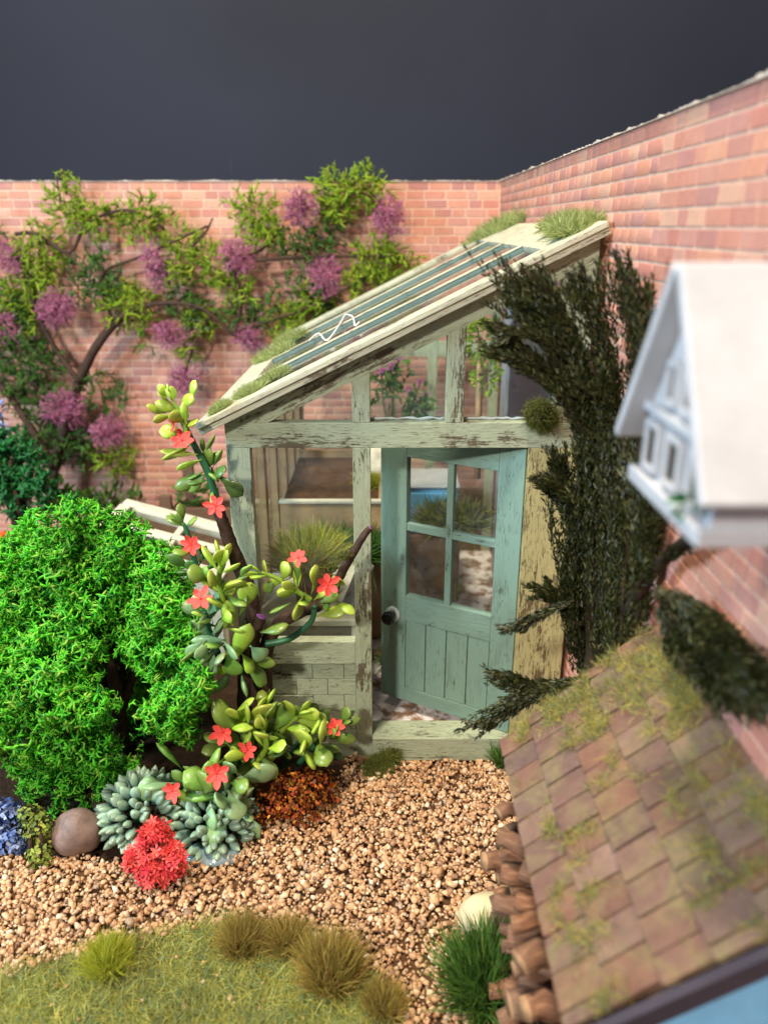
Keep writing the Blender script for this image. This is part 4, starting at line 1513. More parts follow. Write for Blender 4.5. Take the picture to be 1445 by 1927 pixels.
# ================================================================== BRIGHT BUSH
BYY = 3.95
bb = thing('round_bush', G(225, 1425), 'large bright green springy bush beside the greenhouse', 'bush')
BL = [(100, 1010, 55), (150, 990, 48), (60, 1040, 50), (15, 1080, 60), (200, 1005, 40), (240, 1030, 50), (290, 1070, 50), (320, 1115, 44), (340, 1165, 44), (355, 1210, 40), (300, 1150, 50), (270, 1110, 44),
      (40, 1140, 70), (110, 1090, 60), (60, 1220, 70), (120, 1170, 60), (20, 1290, 65), (90, 1300, 65), (150, 1250, 48), (165, 1330, 45), (50, 1380, 60), (120, 1390, 55), (180, 1400, 48), (230, 1430, 40), (210, 1480, 44), (150, 1470, 50), (95, 1470, 45), (60, 1450, 40),
      (330, 1260, 50), (290, 1230, 44), (350, 1310, 44), (310, 1340, 42), (340, 1370, 34), (370, 1290, 30), (165, 1500, 34), (240, 1455, 30), (-40, 1200, 80), (-40, 1350, 80), (-30, 1080, 60), (130, 1510, 30), (130, 1050, 55), (290, 1180, 40), (218, 1040, 46), (232, 1095, 46), (190, 1120, 42), (245, 1150, 36), (165, 1180, 44), (255, 1215, 34)]
bls = []
for (x, y, r) in BL:
    side = 0.0
    Yc = BYY - 0.45 * math.exp(-((y - 1330) / 170.0) ** 2) + rnd(-.08, .08) + (0.12 if 195 < x < 260 else 0)
    if y > 1420: Yc = min(Yc, G(x, y + 30).y + .12)
    bls.append(pxblob(x, y, Yc, r, r, r * 1.0))
for (x, y, r) in ((100, 1100, 90), (300, 1180, 80), (50, 1250, 100), (150, 1350, 90), (330, 1290, 60), (200, 1200, 110), (230, 1330, 90), (215, 1100, 80), (240, 1150, 90), (225, 1250, 90)):
    bls.append(pxblob(x, y, BYY + .3, r, r, r))
p_, d_ = blob_points(bls, 9500, .35)
# keep a dark cleft where the trunk shows
keep = []
for k in range(len(p_)):
    x, y = proj(p_[k])
    cl_ = 205 + (y - 1130) * .14
    wdt = 2 + 17 * max(0, min(1, (y - 1170) / 170)) if 1150 < y < 1430 else 0
    keep.append(not (abs(x - cl_) < wdt and p_[k][1] < BYY + .1) and p_[k][2] > -.02)
keep = np.array(keep)
p_, d_ = p_[keep], d_[keep]
nzv = np.array([noise.noise(V(p) * 7.0) + .55 * noise.noise(V(p) * 17.0) for p in p_])
p_ = p_ + d_ * (nzv * .055)[:, None]
ok = nzv > -.24
p_, d_ = p_[ok], d_[ok]
v, f = scatter(WEBS, p_, frames(d_ + rand_dirs(len(d_)) * .5), RNG.uniform(.020, .050, len(p_)))
tag(tri_mesh('foliage', v, f, M['bush'], bb), kind='stuff')
print('bush tris', len(f))
mb = MB()
tr0 = V(G(232, 1425)) + V((0, 0, -.02))
for pts_, r in (([(222, 1330, 3.85), (206, 1240, 3.85), (200, 1190, 3.95)], .045), ([(222, 1330, 3.85), (236, 1240, 4.0), (240, 1150, 4.15)], .03), ([(225, 1350, 3.85), (280, 1200, 4.0), (320, 1130, 4.0)], .03), ([(220, 1340, 3.85), (120, 1150, 4.0), (60, 1080, 4.0)], .035)):
    mb.tube(smooth_path([tr0] + [P(*q_) for q_ in pts_], 5), [r * (1.1 - .5 * k / (5 * len(pts_))) for k in range(5 * len(pts_) + 1)], 8, True, 0, None, .1)
mb.build('trunk', M['bark'], bb, True)

# ================================================================== SMALL PLANTS AND STONES BY THE PATH
c = G(140, 1618)
sg = ico(5, .128, .12, .125, .16, 1.1, 4)
o = bm_obj(sg, 'stone', M['stone'], None, True, Matrix.Translation(V((c.x, c.y + .09, .105))))
tag(o, 'rounded grey-brown stone between olive plant and blue-green succulents', 'stone')
bl = [pxblob(15, 1530, 3.33, 30, 34), pxblob(20, 1590, 3.25, 32, 34), pxblob(-20, 1560, 3.3, 40, 60)]
t = mound('blue_shrub', bl, 26000, SCRAPS, .03, M['bluelitter'], 'powdery blue flowering shrub at the lower left edge', 'flowers')
stems(t, bl, M['bark'], (bl[1][0].x, bl[1][0].y, 0), 5, .012)
bl = [pxblob(70, 1560, 3.22, 30, 30), pxblob(74, 1608, 3.14, 28, 28), pxblob(60, 1535, 3.24, 24, 24)]
t = mound('olive_shrub', bl, 26000, SCRAPS, .026, M['olivelitter'], 'small olive green shrub beside the rounded stone', 'shrub')
stems(t, bl, M['bark'], (bl[1][0].x, bl[1][0].y, 0), 5, .012)
c = G(545, 1530)
bl = [pxblob(545, 1495, 3.50, 60, 40), pxblob(590, 1478, 3.56, 45, 36), pxblob(505, 1520, 3.45, 36, 34), pxblob(565, 1525, 3.46, 50, 28), pxblob(622, 1498, 3.56, 18, 24), pxblob(520, 1475, 3.58, 50, 30)]
t = mound('autumn_shrub', bl, 20000, SCRAPS, .024, M['redlitter'], 'rust and orange crumbly low shrub at the gravel edge', 'shrub')
stems(t, bl, M['bark'], (bl[0][0].x, bl[0][0].y, 0), 6, .012)
bl = [pxblob(293, 1605, 3.04, 40, 40, 32), pxblob(288, 1640, 3.0, 34, 28, 26), pxblob(293, 1565, 3.06, 22, 24, 20), pxblob(324, 1622, 3.02, 26, 30, 24), pxblob(258, 1618, 3.04, 24, 28, 20), pxblob(275, 1572, 3.06, 14, 22, 12), pxblob(312, 1578, 3.06, 14, 20, 12), pxblob(335, 1600, 3.04, 12, 16, 12)]
t = mound('coral_flowers', bl, 17000, STARS, .034, M['coral'], 'coral red tuft of tiny flowers in front of the blue-green succulents', 'flowers', up=.6)
stems(t, bl, M['bark'], (bl[1][0].x, bl[1][0].y, 0), 10, .006)
# soil mound under the planting
mb = MB()
sg = ico(9, .75, .5, .10, .25, 1.6, 4)
o = bm_obj(sg, 'soil_bed', M['soil'], None, True, Matrix.Translation(V((-1.15, 3.85, 0.0))))
tag(o, kind='structure')

# blue-green succulents
def donkey(label, cx, cy, Y, rpx, n, lean, key='leaf_blue', Lpx=40, foot=None, group=None, zmin=-.25):
    c_ = P(cx, cy, Y); s = pxs(c_)
    t = thing('succulent', foot or (c_.x, c_.y, 0), label, 'succulent', group)
    m_ = MB(); m_.tube(smooth_path([V((c_.x, c_.y, -.02)), c_ + V((0, .02, 0)), c_ + V(lean) * rpx * s * .4], 3), .03, 6); m_.build('stem', M['stem'], t, True)
    k = 0
    ga = PI * (3 - 5 ** .5)
    for i in range(n):
        zz = 1 - (1 - zmin) * (i + .5) / n
        rr = math.sqrt(max(0, 1 - zz * zz)); a = i * ga
        d = (V((rr * math.cos(a), rr * math.sin(a), zz)) + V(lean) * .5 + V((rnd(-.15, .15),) * 3)).normalized()
        R_ = rpx * s
        L_ = Lpx * s * rnd(.8, 1.2)
        p0 = c_ + d * (R_ - L_) * V((1, 1, .85)).x
        p0.z = max(p0.z, .0)
        leaf(t, p0, d, L_, key, None, rnd(.85, 1.1))
    return t


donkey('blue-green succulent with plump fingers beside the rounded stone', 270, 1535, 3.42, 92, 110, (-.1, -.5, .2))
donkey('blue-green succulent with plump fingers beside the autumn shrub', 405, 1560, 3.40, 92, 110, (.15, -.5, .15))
rs = ico(11, .15, .09, .045, .3, 2.4)
o = bm_obj(rs, 'glue_patch', M['resin'], None, True, Matrix.Translation(V((G(395, 1625).x, G(395, 1625).y + .06, .005))))
tag(o, 'shiny pool of dried glue under the right blue-green succulent', 'glue')

# ------------------------------------------------------------------ leafy plants


def sprig(t, pts_px, Y, key, Lpx, n, stem='stem_lime', r_px=5, tipn=3, open_=.9, Y1=None):
    """stem with opposite pairs of plump leaves; px outline from foot to tip"""
    Y1 = Y if Y1 is None else Y1
    m = len(pts_px)
    pw = smooth_path([P(x, y, Y + (Y1 - Y) * k / max(1, m - 1)) for k, (x, y) in enumerate(pts_px)], 6)
    s = pxs(pw[0])
    m_ = MB(); m_.tube(pw, [r_px * s * (1 - .4 * k / len(pw)) for k in range(len(pw))], 7); m_.build('stem', M[stem], t, True)
    N = len(pw)
    for k in range(n):
        u = .18 + .80 * (k + .5) / n
        i = min(N - 2, int(u * (N - 1)))
        p = pw[i]; d = (pw[i + 1] - pw[max(0, i - 1)]).normalized()
        a = d.orthogonal().normalized(); b = d.cross(a)
        th = (PI / 2 * (k % 2)) + rnd(-.35, .35) + .6
        for sg in (0, PI):
            e_ = a * math.cos(th + sg) + b * math.sin(th + sg)
            dd = (d * rnd(.35, .7) + e_ * open_ + V((0, 0, .12))).normalized()
            leaf(t, p, dd, Lpx * s * rnd(.75, 1.1), key, None, rnd(.9, 1.15))
    d = (pw[-1] - pw[-3]).normalized()
    for k in range(tipn):
        a = 2 * PI * k / max(1, tipn)
        o1 = d.orthogonal().normalized(); o2 = d.cross(o1)
        leaf(t, pw[-1], (d + (o1 * math.cos(a) + o2 * math.sin(a)) * .45).normalized(), Lpx * s * rnd(.55, .85), key)


def pleaf(t, x0, y0, x1, y1, Y, key, wide=1.0, toward=0.0):
    """one leaf from pixel to pixel"""
    p0 = P(x0, y0, Y); p1 = P(x1, y1, Y - toward)
    leaf(t, p0, p1 - p0, (p1 - p0).length, key, None, wide)


# climber on the greenhouse corner
cp = thing('climbing_plant', G(478, 1330), 'brown-stemmed climber with red star flowers up the greenhouse corner', 'plant')
CY = 3.82
mb = MB()
def twist(pts_px, Y, r0, r1, n=9):
    pw = smooth_path([P(x, y, Y) for x, y in pts_px], 8)
    s = pxs(pw[0])
    N = len(pw)
    return pw, [(r0 + (r1 - r0) * k / (N - 1)) * s for k in range(N)]
for pts_, r0, r1, yy in (([(462, 1345), (466, 1240), (478, 1180), (468, 1110), (440, 1040), (420, 985), (408, 950)], 17, 10, CY),
                         ([(486, 1345), (484, 1260), (478, 1210), (492, 1160)], 14, 9, CY - .05),
                         ([(500, 1340), (498, 1240), (520, 1180), (570, 1150), (612, 1132), (645, 1075), (680, 1015), (697, 993)], 16, 5, CY - .02)):
    pw, rr = twist(pts_, yy, r0, r1)
    mb.tube(pw, rr, 9, True, 0, 1, .10)
mb.build('trunk', [M['bark'], M['purple']], cp, True)
mb = MB()
pw, rr = twist([(412, 955), (392, 890), (362, 830), (340, 785)], CY, 8, 5); mb.tube(pw, rr, 7)
mb.build('stem', M['stem'], cp, True); mb = MB()
pw, rr = twist([(500, 1212), (545, 1202), (585, 1170), (592, 1140)], CY - .08, 7, 5); mb.tube(pw, rr, 7)
mb.build('stem', M['stem'], cp, True)
sprig(cp, [(352, 812), (338, 775), (322, 748)], CY - .02, 'leaf_lime', 44, 3, 'stem_lime', 4, 4)
for a in ((352, 812, 302, 815), (350, 800, 345, 755), (360, 835, 305, 870), (372, 855, 300, 850), (380, 865, 330, 882)):
    pleaf(cp, *a, CY - .03, 'leaf_lime', rnd(.7, 1))
for a in ((388, 885, 352, 905), (390, 890, 350, 925), (392, 880, 415, 850), (400, 880, 420, 845), (385, 860, 402, 815), (400, 900, 355, 918), (395, 875, 410, 900), (380, 850, 402, 875)):
    pleaf(cp, *a, CY + .03, 'leaf_mid', rnd(.8, 1.1))
sprig(cp, [(375, 1080), (362, 1040), (352, 1000), (345, 985)], CY - .05, 'leaf_mid', 46, 2, 'stem', 6, 3)
for a in ((375, 1075, 330, 1082), (378, 1078, 432, 1045), (380, 1090, 425, 1092), (380, 1085, 355, 1050)):
    pleaf(cp, *a, CY - .03, 'leaf_deep', 1.1)
sprig(cp, [(425, 1180), (420, 1130), (412, 1095), (415, 1065)], CY - .18, 'leaf_lime', 60, 4, 'stem_lime', 7, 4)
sprig(cp, [(410, 1230), (395, 1190), (385, 1150)], CY - .15, 'leaf_sage', 52, 4, 'stem', 7, 2)
for a, w in (((455, 1150, 478, 1105), 1.4), ((450, 1160, 470, 1120), 1.2), ((440, 1245, 470, 1170), 1.0), ((490, 1190, 545, 1180), 1.5), ((400, 1220, 400, 1275), 1.5), ((420, 1240, 350, 1240), .8), ((425, 1205, 360, 1205), .8), ((430, 1225, 440, 1280), 1), ((455, 1230, 480, 1265), 1.2), ((440, 1255, 400, 1270), 1.0), ((415, 1245, 342, 1270), .7), ((440, 1180, 425, 1130), 1.1), ((470, 1215, 500, 1245), 1.3)):
    pleaf(cp, *a, CY - .22 + rnd(-.03, .03), random.choice(['leaf_mid', 'leaf_sage', 'leaf_lime']), w)
sprig(cp, [(585, 1130), (555, 1110), (520, 1088), (492, 1078)], CY - .12, 'leaf_lime', 46, 3, 'stem_lime', 6, 2)
for a, w in (((575, 1115, 545, 1160), 1.2), ((560, 1100, 558, 1045), .9), ((585, 1120, 600, 1085), 1.1), ((600, 1135, 640, 1115), 1.2), ((596, 1160, 655, 1148), .9), ((520, 1090, 495, 1115), 1.1), ((560, 1115, 520, 1112), 1.2), ((620, 1130, 608, 1150), 1.0), ((590, 1130, 610, 1110), 1)):
    pleaf(cp, *a, CY - .12 + rnd(-.03, .03), random.choice(['leaf_lime', 'leaf_mid']), w)
def fill(t, cx, cy, rx, ry, n, Y, Lpx, keys):
    """loose leaves turned away from the middle of a cluster"""
    for _ in range(n):
        a = rnd(0, 2 * PI); q_ = math.sqrt(random.random())
        x, y = cx + rx * q_ * math.cos(a), cy + ry * q_ * math.sin(a)
        p = P(x, y, Y + rnd(-.08, .08))
        d = V((math.cos(a) * q_ + rnd(-.3, .3), rnd(-.9, .2), -math.sin(a) * q_ + rnd(0, .6)))
        leaf(t, p, d, Lpx * pxs(p) * rnd(.7, 1.15), random.choice(keys), None, rnd(.9, 1.25))


LM = ['leaf_lime', 'leaf_mid']
for a in ((425, 1105, 45, 40, 6, CY - .2, 56, LM), (400, 1175, 42, 50, 11, CY - .2, 54, ['leaf_lime', 'leaf_mid', 'leaf_sage']), (440, 1225, 34, 40, 6, CY - .2, 60, ['leaf_sage', 'leaf_mid']), (390, 1250, 35, 30, 7, CY - .2, 52, ['leaf_sage', 'leaf_deep']),
          (590, 1120, 50, 26, 8, CY - .12, 50, LM), (395, 880, 26, 34, 8, CY + .02, 50, ['leaf_mid', 'leaf_deep']), (336, 775, 24, 26, 6, CY, 42, ['leaf_lime']), (372, 1075, 34, 26, 6, CY, 48, ['leaf_deep'])):
    fill(cp, *a)
# moss on the branch
c = P(632, 1068, CY - .06)
p_, d_ = blob_points([pxblob(650, 1045, CY - .07, 14, 8), pxblob(625, 1068, CY - .07, 14, 8)], 60000, .6)
v, f = scatter(FLAKES, p_, frames(d_), .014); tag(tri_mesh('moss', v, f, M['moss_dark'], cp), kind='stuff')
for k, (x, y, sz, fc) in enumerate(((343, 829, 46, (.1, -.7, .7)), (328, 802, 34, (-.9, -.3, .2)), (407, 952, 46, (-.3, -.9, .2)), (360, 1025, 46, (-.1, -1, .1)), (378, 1128, 50, (0, -.6, .8)), (562, 1050, 40, (-.3, -.6, .7)), (617, 1100, 48, (.1, -1, .2)))):
    flower(cp, x, y, CY - (.08 if y < 1030 else .26 if x < 450 else .2), sz, fc, k)

# low jade plant at the gravel edge
jp = thing('jade_plant', G(520, 1440), 'low jade plant with round lime leaves and red flowers at the wall foot', 'plant')
JY = 3.62
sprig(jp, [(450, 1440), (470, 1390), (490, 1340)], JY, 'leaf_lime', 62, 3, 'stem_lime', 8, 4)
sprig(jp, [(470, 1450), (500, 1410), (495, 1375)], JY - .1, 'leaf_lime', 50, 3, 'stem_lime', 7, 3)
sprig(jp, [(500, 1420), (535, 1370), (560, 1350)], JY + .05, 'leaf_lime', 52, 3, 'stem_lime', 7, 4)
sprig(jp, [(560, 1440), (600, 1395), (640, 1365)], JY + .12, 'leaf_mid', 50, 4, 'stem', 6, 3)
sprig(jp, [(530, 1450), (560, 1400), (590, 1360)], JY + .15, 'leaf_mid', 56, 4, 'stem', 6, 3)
for a, w in (((455, 1380, 395, 1320), 1.4), ((440, 1345, 472, 1310), .8), ((460, 1360, 512, 1320), 1.2), ((425, 1375, 470, 1355), 1.6), ((460, 1415, 430, 1380), 1.3), ((455, 1425, 460, 1370), 1.1), ((500, 1420, 490, 1455), 1.2), ((480, 1420, 520, 1395), 1.2), ((455, 1420, 470, 1450), 1.3), ((575, 1420, 575, 1365), 1.1), ((600, 1410, 620, 1360), 1), ((570, 1400, 580, 1450), 1.1), ((500, 1400, 515, 1440), 1.0)):
    pleaf(jp, *a, JY - .08 + rnd(-.04, .04), 'leaf_lime' if rnd(0, 1) < .7 else 'leaf_mid', w)
for a in ((470, 1395, 55, 45, 14, JY - .06, 58, LM), (575, 1390, 55, 30, 12, JY + .08, 52, ['leaf_mid', 'leaf_deep', 'leaf_lime']), (500, 1425, 45, 22, 8, JY - .08, 52, LM)):
    fill(jp, *a)
for k, (x, y, sz, fc) in enumerate(((420, 1378, 50, (-.2, -.9, .3)), (466, 1412, 40, (-.2, -.9, .4)), (630, 1368, 40, (.2, -.8, .5)))):
    flower(jp, x, y, JY - .16 if k < 2 else JY + .05, sz, fc, k + 1)

# broad leaved plant behind the blue-green succulents
bp = thing('broadleaf_succulent', G(400, 1500), 'broad-leaved green succulent with two red flowers between bush and jade plant', 'plant')
QY = 3.5
for a, w, key in (((385, 1465, 345, 1440), .9, 'leaf_mid'), ((380, 1470, 420, 1410), 1.1, 'leaf_mid'), ((360, 1480, 320, 1455), 1.2, 'leaf_mid'), ((400, 1490, 350, 1450), 1.4, 'leaf_mid'), ((410, 1500, 345, 1500), 1.2, 'leaf_mid'), ((390, 1500, 440, 1470), 1.2, 'leaf_sage'), ((420, 1520, 482, 1490), 1.0, 'leaf_sage'), ((425, 1530, 475, 1510), .9, 'leaf_sage'), ((420, 1510, 445, 1440), .9, 'leaf_sage'), ((415, 1540, 470, 1470), 1.1, 'leaf_sage'), ((400, 1480, 390, 1430), 1.2, 'leaf_mid'),
                  ((330, 1500, 322, 1560), .8, 'leaf_lime'), ((335, 1495, 350, 1545), .8, 'leaf_lime'), ((335, 1495, 365, 1480), 1.2, 'leaf_mid'), ((430, 1550, 420, 1500), .9, 'leaf_sage'), ((380, 1500, 400, 1450), 1.3, 'leaf_mid')):
    pleaf(bp, *a, QY - .12 + rnd(-.05, .05), key, w)
mb = MB(); mb.tube(smooth_path([G(400, 1530) + V((0, .1, -.02)), P(400, 1500, QY - .05), P(400, 1465, QY - .05)], 4), .03, 7)
mb.tube(smooth_path([P(400, 1510, QY - .05), P(360, 1505, QY - .12), P(332, 1492, QY - .14)], 4), .02, 7); mb.build('stem', M['stem_lime'], bp, True)
fill(bp, 385, 1470, 60, 34, 10, QY - .1, 70, ['leaf_mid', 'leaf_sage'])
fill(bp, 440, 1510, 30, 36, 8, QY - .12, 60, ['leaf_sage'])
flower(bp, 408, 1455, QY - .28, 54, (0, -.95, .3), 0)
flower(bp, 325, 1488, QY - .28, 44, (-.2, -.9, .3), 1)

# ================================================================== GRASS TUFTS AND FLAT STONE
GT = 'grass tufts along the lawn edge'
for x, y, rp, hp_, n, mk, lb in ((205, 1822, 36, 88, 900, 'tuft_lime', 'lime green grass tuft between gravel and lawn at left'),
                                 (455, 1785, 36, 95, 700, 'tuft_olive', 'olive-brown grass tuft, leftmost of the row at the lawn edge'),
                                 (540, 1785, 32, 88, 650, 'tuft_olive', 'olive-brown grass tuft, second from the left at the lawn edge'),
                                 (625, 1845, 50, 125, 1000, 'tuft_olive', 'largest olive-brown grass tuft, third along the lawn edge'),
                                 (725, 1905, 32, 84, 700, 'tuft_olive', 'reddish-olive grass tuft nearest the viewer at the lawn corner')):
    p = G(x, y); s = pxs(p)
    tuft('grass_tuft', p, rp * s * 1.25, hp_ * s * .86, int(n * 1.8), M[mk], lb, 'grass tuft', GT, .95, FINE, .66)
p = G(925, 1880); s = pxs(p)
tuft('grass_tuft', p, 70 * s, 165 * s, 2600, M['tuft_dark'], 'thick dark green grass tuft beside the log pile', 'grass tuft', None, 1.2, FINE, .8)
c = G(915, 1755)
sg = ico(15, .15, .13, .13, .14, 1.0, 4)
o = bm_obj(sg, 'stone', M['flatstone'], None, True, Matrix.Translation(V((c.x + .02, c.y + .04, .03))))
tag(o, 'pale cream stone half buried behind the dark green tuft', 'stone')
c = G(957, 1745)
mb = MB(); mb.box((c.x - .03, c.y, -.02), (c.x + .03, c.y + .03, .24), UPZ)
tag(mb.build('wooden_stake', M['post'], None, False, .008), 'short pale green wooden stake beside the cream stone', 'stake')

# ================================================================== LEAN-TO LOG STORE
SX0, SX1 = 0.519, 1.088
zE, zRg = H - 2.071, H - 1.517
YF, YN = 2.752, 1.47
st = thing('log_store', (.8, 2.1, 0), 'lean-to log store with a mossy clay tiled roof against the right wall', 'shed')
sd = V((SX1 - SX0, 0, zRg - zE)); SL = sd.length; sd.normalize()
sn = V((-sd.z, 0, sd.x))
srf = MB()
def sroof(s_, y, h=0): return V((SX0, y, zE)) + sd * s_ + sn * h
def yn(s_): return YN - .10 * s_ / SL
srf.hexa([sroof(.02, YF - .02, -.05), sroof(.02, YN + .02, -.05), sroof(SL, yn(SL) + .02, -.05), sroof(SL, YF - .02, -.05),
          sroof(.02, YF - .02, -.02), sroof(.02, YN + .02, -.02), sroof(SL, yn(SL) + .02, -.02), sroof(SL, YF - .02, -.02)], V((0, 1, 0)))
srf = srf.build('roof', M['darkwood'], st)
TW, nrow = .123, 5
ex = (SL + 0.0) / nrow
tmv = None
bm = bmesh.new()
bmesh.ops.create_cube(bm, size=1.0)
bmesh.ops.subdivide_edges(bm, edges=[e_ for e_ in bm.edges], cuts=2, use_grid_fill=True)
for v_ in bm.verts:
    v_.co += V((rnd(-.02, .02), rnd(-.02, .02), 0))
    v_.co.z += .10 * noise.noise(v_.co * 2.3)
bmesh.ops.bevel(bm, geom=[e_ for e_ in bm.edges if e_.calc_face_angle(0) > 1.0], offset=.03, segments=1, affect='EDGES')
TILE = bpy.data.meshes.new('roof_tile'); bm.to_mesh(TILE); bm.free(); TILE.materials.append(M['tile'])
for r in range(nrow):
    s0 = r * ex - .012; s1 = (r + 1) * ex + .022
    y = YF + (TW / 2 if r % 2 else 0)
    while y > yn(s0) - TW * .4:
        ya, yb = min(y, YF), max(y - TW, yn(s0))
        y -= TW
        if ya - yb < .02: continue
        cc = sroof((s0 + s1) / 2, (ya + yb) / 2, .004)
        slope_t = .020 / (s1 - s0)
        X_ = (sd - sn * slope_t * 1.0).normalized(); Y_ = V((0, 1, 0)); N_ = X_.cross(Y_).normalized()
        if N_.z < 0: N_ = -N_
        rotz = rnd(-.02, .02)
        m4 = Matrix(((X_.x, 0, N_.x, 0), (X_.y, 1, N_.y, 0), (X_.z, 0, N_.z, 0), (0, 0, 0, 1)))
        m4 = Matrix.Translation(cc + N_ * rnd(.0, .006)) @ m4 @ Matrix.Rotation(rotz, 4, 'Z') @ Matrix.Rotation(rnd(-.02, .02), 4, 'X') @ Matrix.Diagonal((s1 - s0, ya - yb - .010, .020, 1))
        o = bpy.data.objects.new('tile', TILE)
        link(o, srf, m4)
# lichen and moss fibres on the tiles
pts, dd = [], []
tries = 0
while len(pts) < 8500 and tries < 150000:
    tries += 1
    s_ = rnd(.02, SL); y = rnd(yn(s_), YF)
    q_ = .7 * noise.noise(V((s_ * 4.2 + 5, y * 4.2, 1.0))) + .8 * noise.noise(V((s_ * 13, y * 13, 4.0)))
    edge = .30 if (s_ > SL - .20 or y > YF - .16) and y > 2.2 else 0
    edge += .42 * (s_ / SL - .55)
    if random.random() < max(0, min(.8, (q_ + edge - .05) * 1.25)):
        pts.append(tuple(sroof(s_, y, .022))); dd.append(tuple(sn * .5 + V((rnd(-1, 1), rnd(-1, 1), rnd(-1, 1)))))
v, f = scatter(FINE, pts, frames(dd), np.stack([np.full(len(pts), .06), np.full(len(pts), .06), RNG.uniform(.02, .06, len(pts))], 1))
tag(tri_mesh('roof_moss', v, f, M['lichen'], srf), kind='stuff')
# near verge board and blue end wall
mb = MB(); mb.hexa([sroof(-.01, YN - .03, -.05), sroof(SL, yn(SL) - .03, -.05), sroof(SL, yn(SL) + .0, -.05), sroof(-.01, YN, -.05),
                    sroof(-.01, YN - .03, .012), sroof(SL, yn(SL) - .03, .012), sroof(SL, yn(SL) + .0, .012), sroof(-.01, YN, .012)], sd); mb.build('verge_board', M['mauveedge'], srf)
mb = MB(); mb.prism([(SX0 + .08, 0), (SX1, 0), (SX1, zRg - .06), (SX0 + .08, zE + .02)], YN - .02, YN + .02, UPZ); mb.build('end_wall', M['skyblue'], st)
mb = MB(); mb.prism([(SX0 + .10, 0), (SX1, 0), (SX1, zRg - .06), (SX0 + .10, zE + .02)], YF - .10, YF - .06, UPZ); mb.build('end_wall', M['darkwood'], st)
for yy in (YF - .16, 2.05, YN + .06):
    mb = MB(); mb.box((SX0 + .06, yy, 0), (SX0 + .11, yy + .05, zE + .03), UPZ); mb.build('post', M['darkwood'], st, False, .004)
# logs: ends face the path
lw = ['bottom', 'second', 'third', 'fourth', 'fifth', 'sixth', 'seventh']
cols = [2.60, 2.47, 2.34, 2.21, 2.08, 1.95, 1.82]
colw = ['next to the greenhouse end', 'second from the greenhouse end', 'third from the greenhouse end', 'fourth from the greenhouse end', 'third from the viewer', 'second from the viewer', 'nearest the viewer']
for ci, y0 in enumerate(cols):
    for ri in range(7):
        if random.random() < .10: continue
        r_ = rnd(.022, .046)
        z_ = .055 + ri * .128 + rnd(-.03, .03)
        y_ = y0 + rnd(-.04, .04) + (.04 if ri % 2 else -.03)
        x0 = .500 - .07 * random.random() ** 2 + (.05 if random.random() < .3 else 0)
        mb = MB()
        n_ = 14
        sy, sz = rnd(-.16, .16), rnd(-.05, .10)
        pts_ = [V((x0 + .5 * k / n_, y_ + sy * k / n_ + .012 * math.sin(k * 1.3 + ci), z_ + sz * k / n_ + rnd(-.006, .006))) for k in range(n_ + 1)]
        mb.tube(pts_, [r_ * (1 + rnd(-.10, .10)) for _ in pts_], 14, True, 0, 1, .16)
        o = mb.build('log', [M['log'], M['cut']], None, True)
        tag(o, 'brown stick log in the %s layer of the pile, %s' % (lw[ri], colw[ci]), 'log', 'logs stacked in the log store')

# ================================================================== BIRDHOUSE
bh = thing('birdhouse', (.9, 1.72, H - .62), 'white house-shaped birdhouse with small windows on the right wall', 'birdhouse')
bz0, bz1 = H - .605, H - .435
bx0, bx1 = .672, 1.06
byn, byf = 1.50, 1.945
bym = (byn + byf) / 2
brz = H - .085
body = MB()
# gable ends
def gable(x0, x1, m_):
    c_ = [(byn, bz0), (byf, bz0), (byf, bz1), (bym, brz - .03), (byn, bz1)]
    A0 = [V((x0, y, z)) for y, z in c_]; A1 = [V((x1, y, z)) for y, z in c_]
    m_.poly(A0[::-1] if False else [A0[0], A0[4], A0[3], A0[2], A0[1]]); m_.poly(A1)
    for k in range(5):
        j = (k + 1) % 5
        m_.poly([A0[k], A0[j], A1[j], A1[k]])
gable(bx0 + .012, bx1, body)
body = body.build('wall', M['white'], bh)
for nm, y0, y1, s in (('roof_slope', byn - .06, bym, 1), ('roof_slope', byf + .06, bym, -1)):
    zz = bz1 - (brz - bz1) * .06 / (bym - byn)
    m_ = MB()
    tck = .030
    xa, xb = bx0 - .05, bx1 + .01
    lowp = V((0, y0, zz)); topp = V((0, y1, brz))
    nn_ = V((0, -s * (brz - zz), s * (y1 - y0))).normalized()
    if nn_.z < 0: nn_ = -nn_
    c_ = [V((xa, y0, zz)), V((xb, y0, zz)), V((xb, y1, brz)), V((xa, y1, brz))]
    m_.hexa([p for p in c_] + [p + nn_ * tck for p in c_]) if s == 1 else m_.hexa([p for p in c_[::-1]] + [p + nn_ * tck for p in c_[::-1]])
    m_.build(nm, M['white'], bh, False, .006)
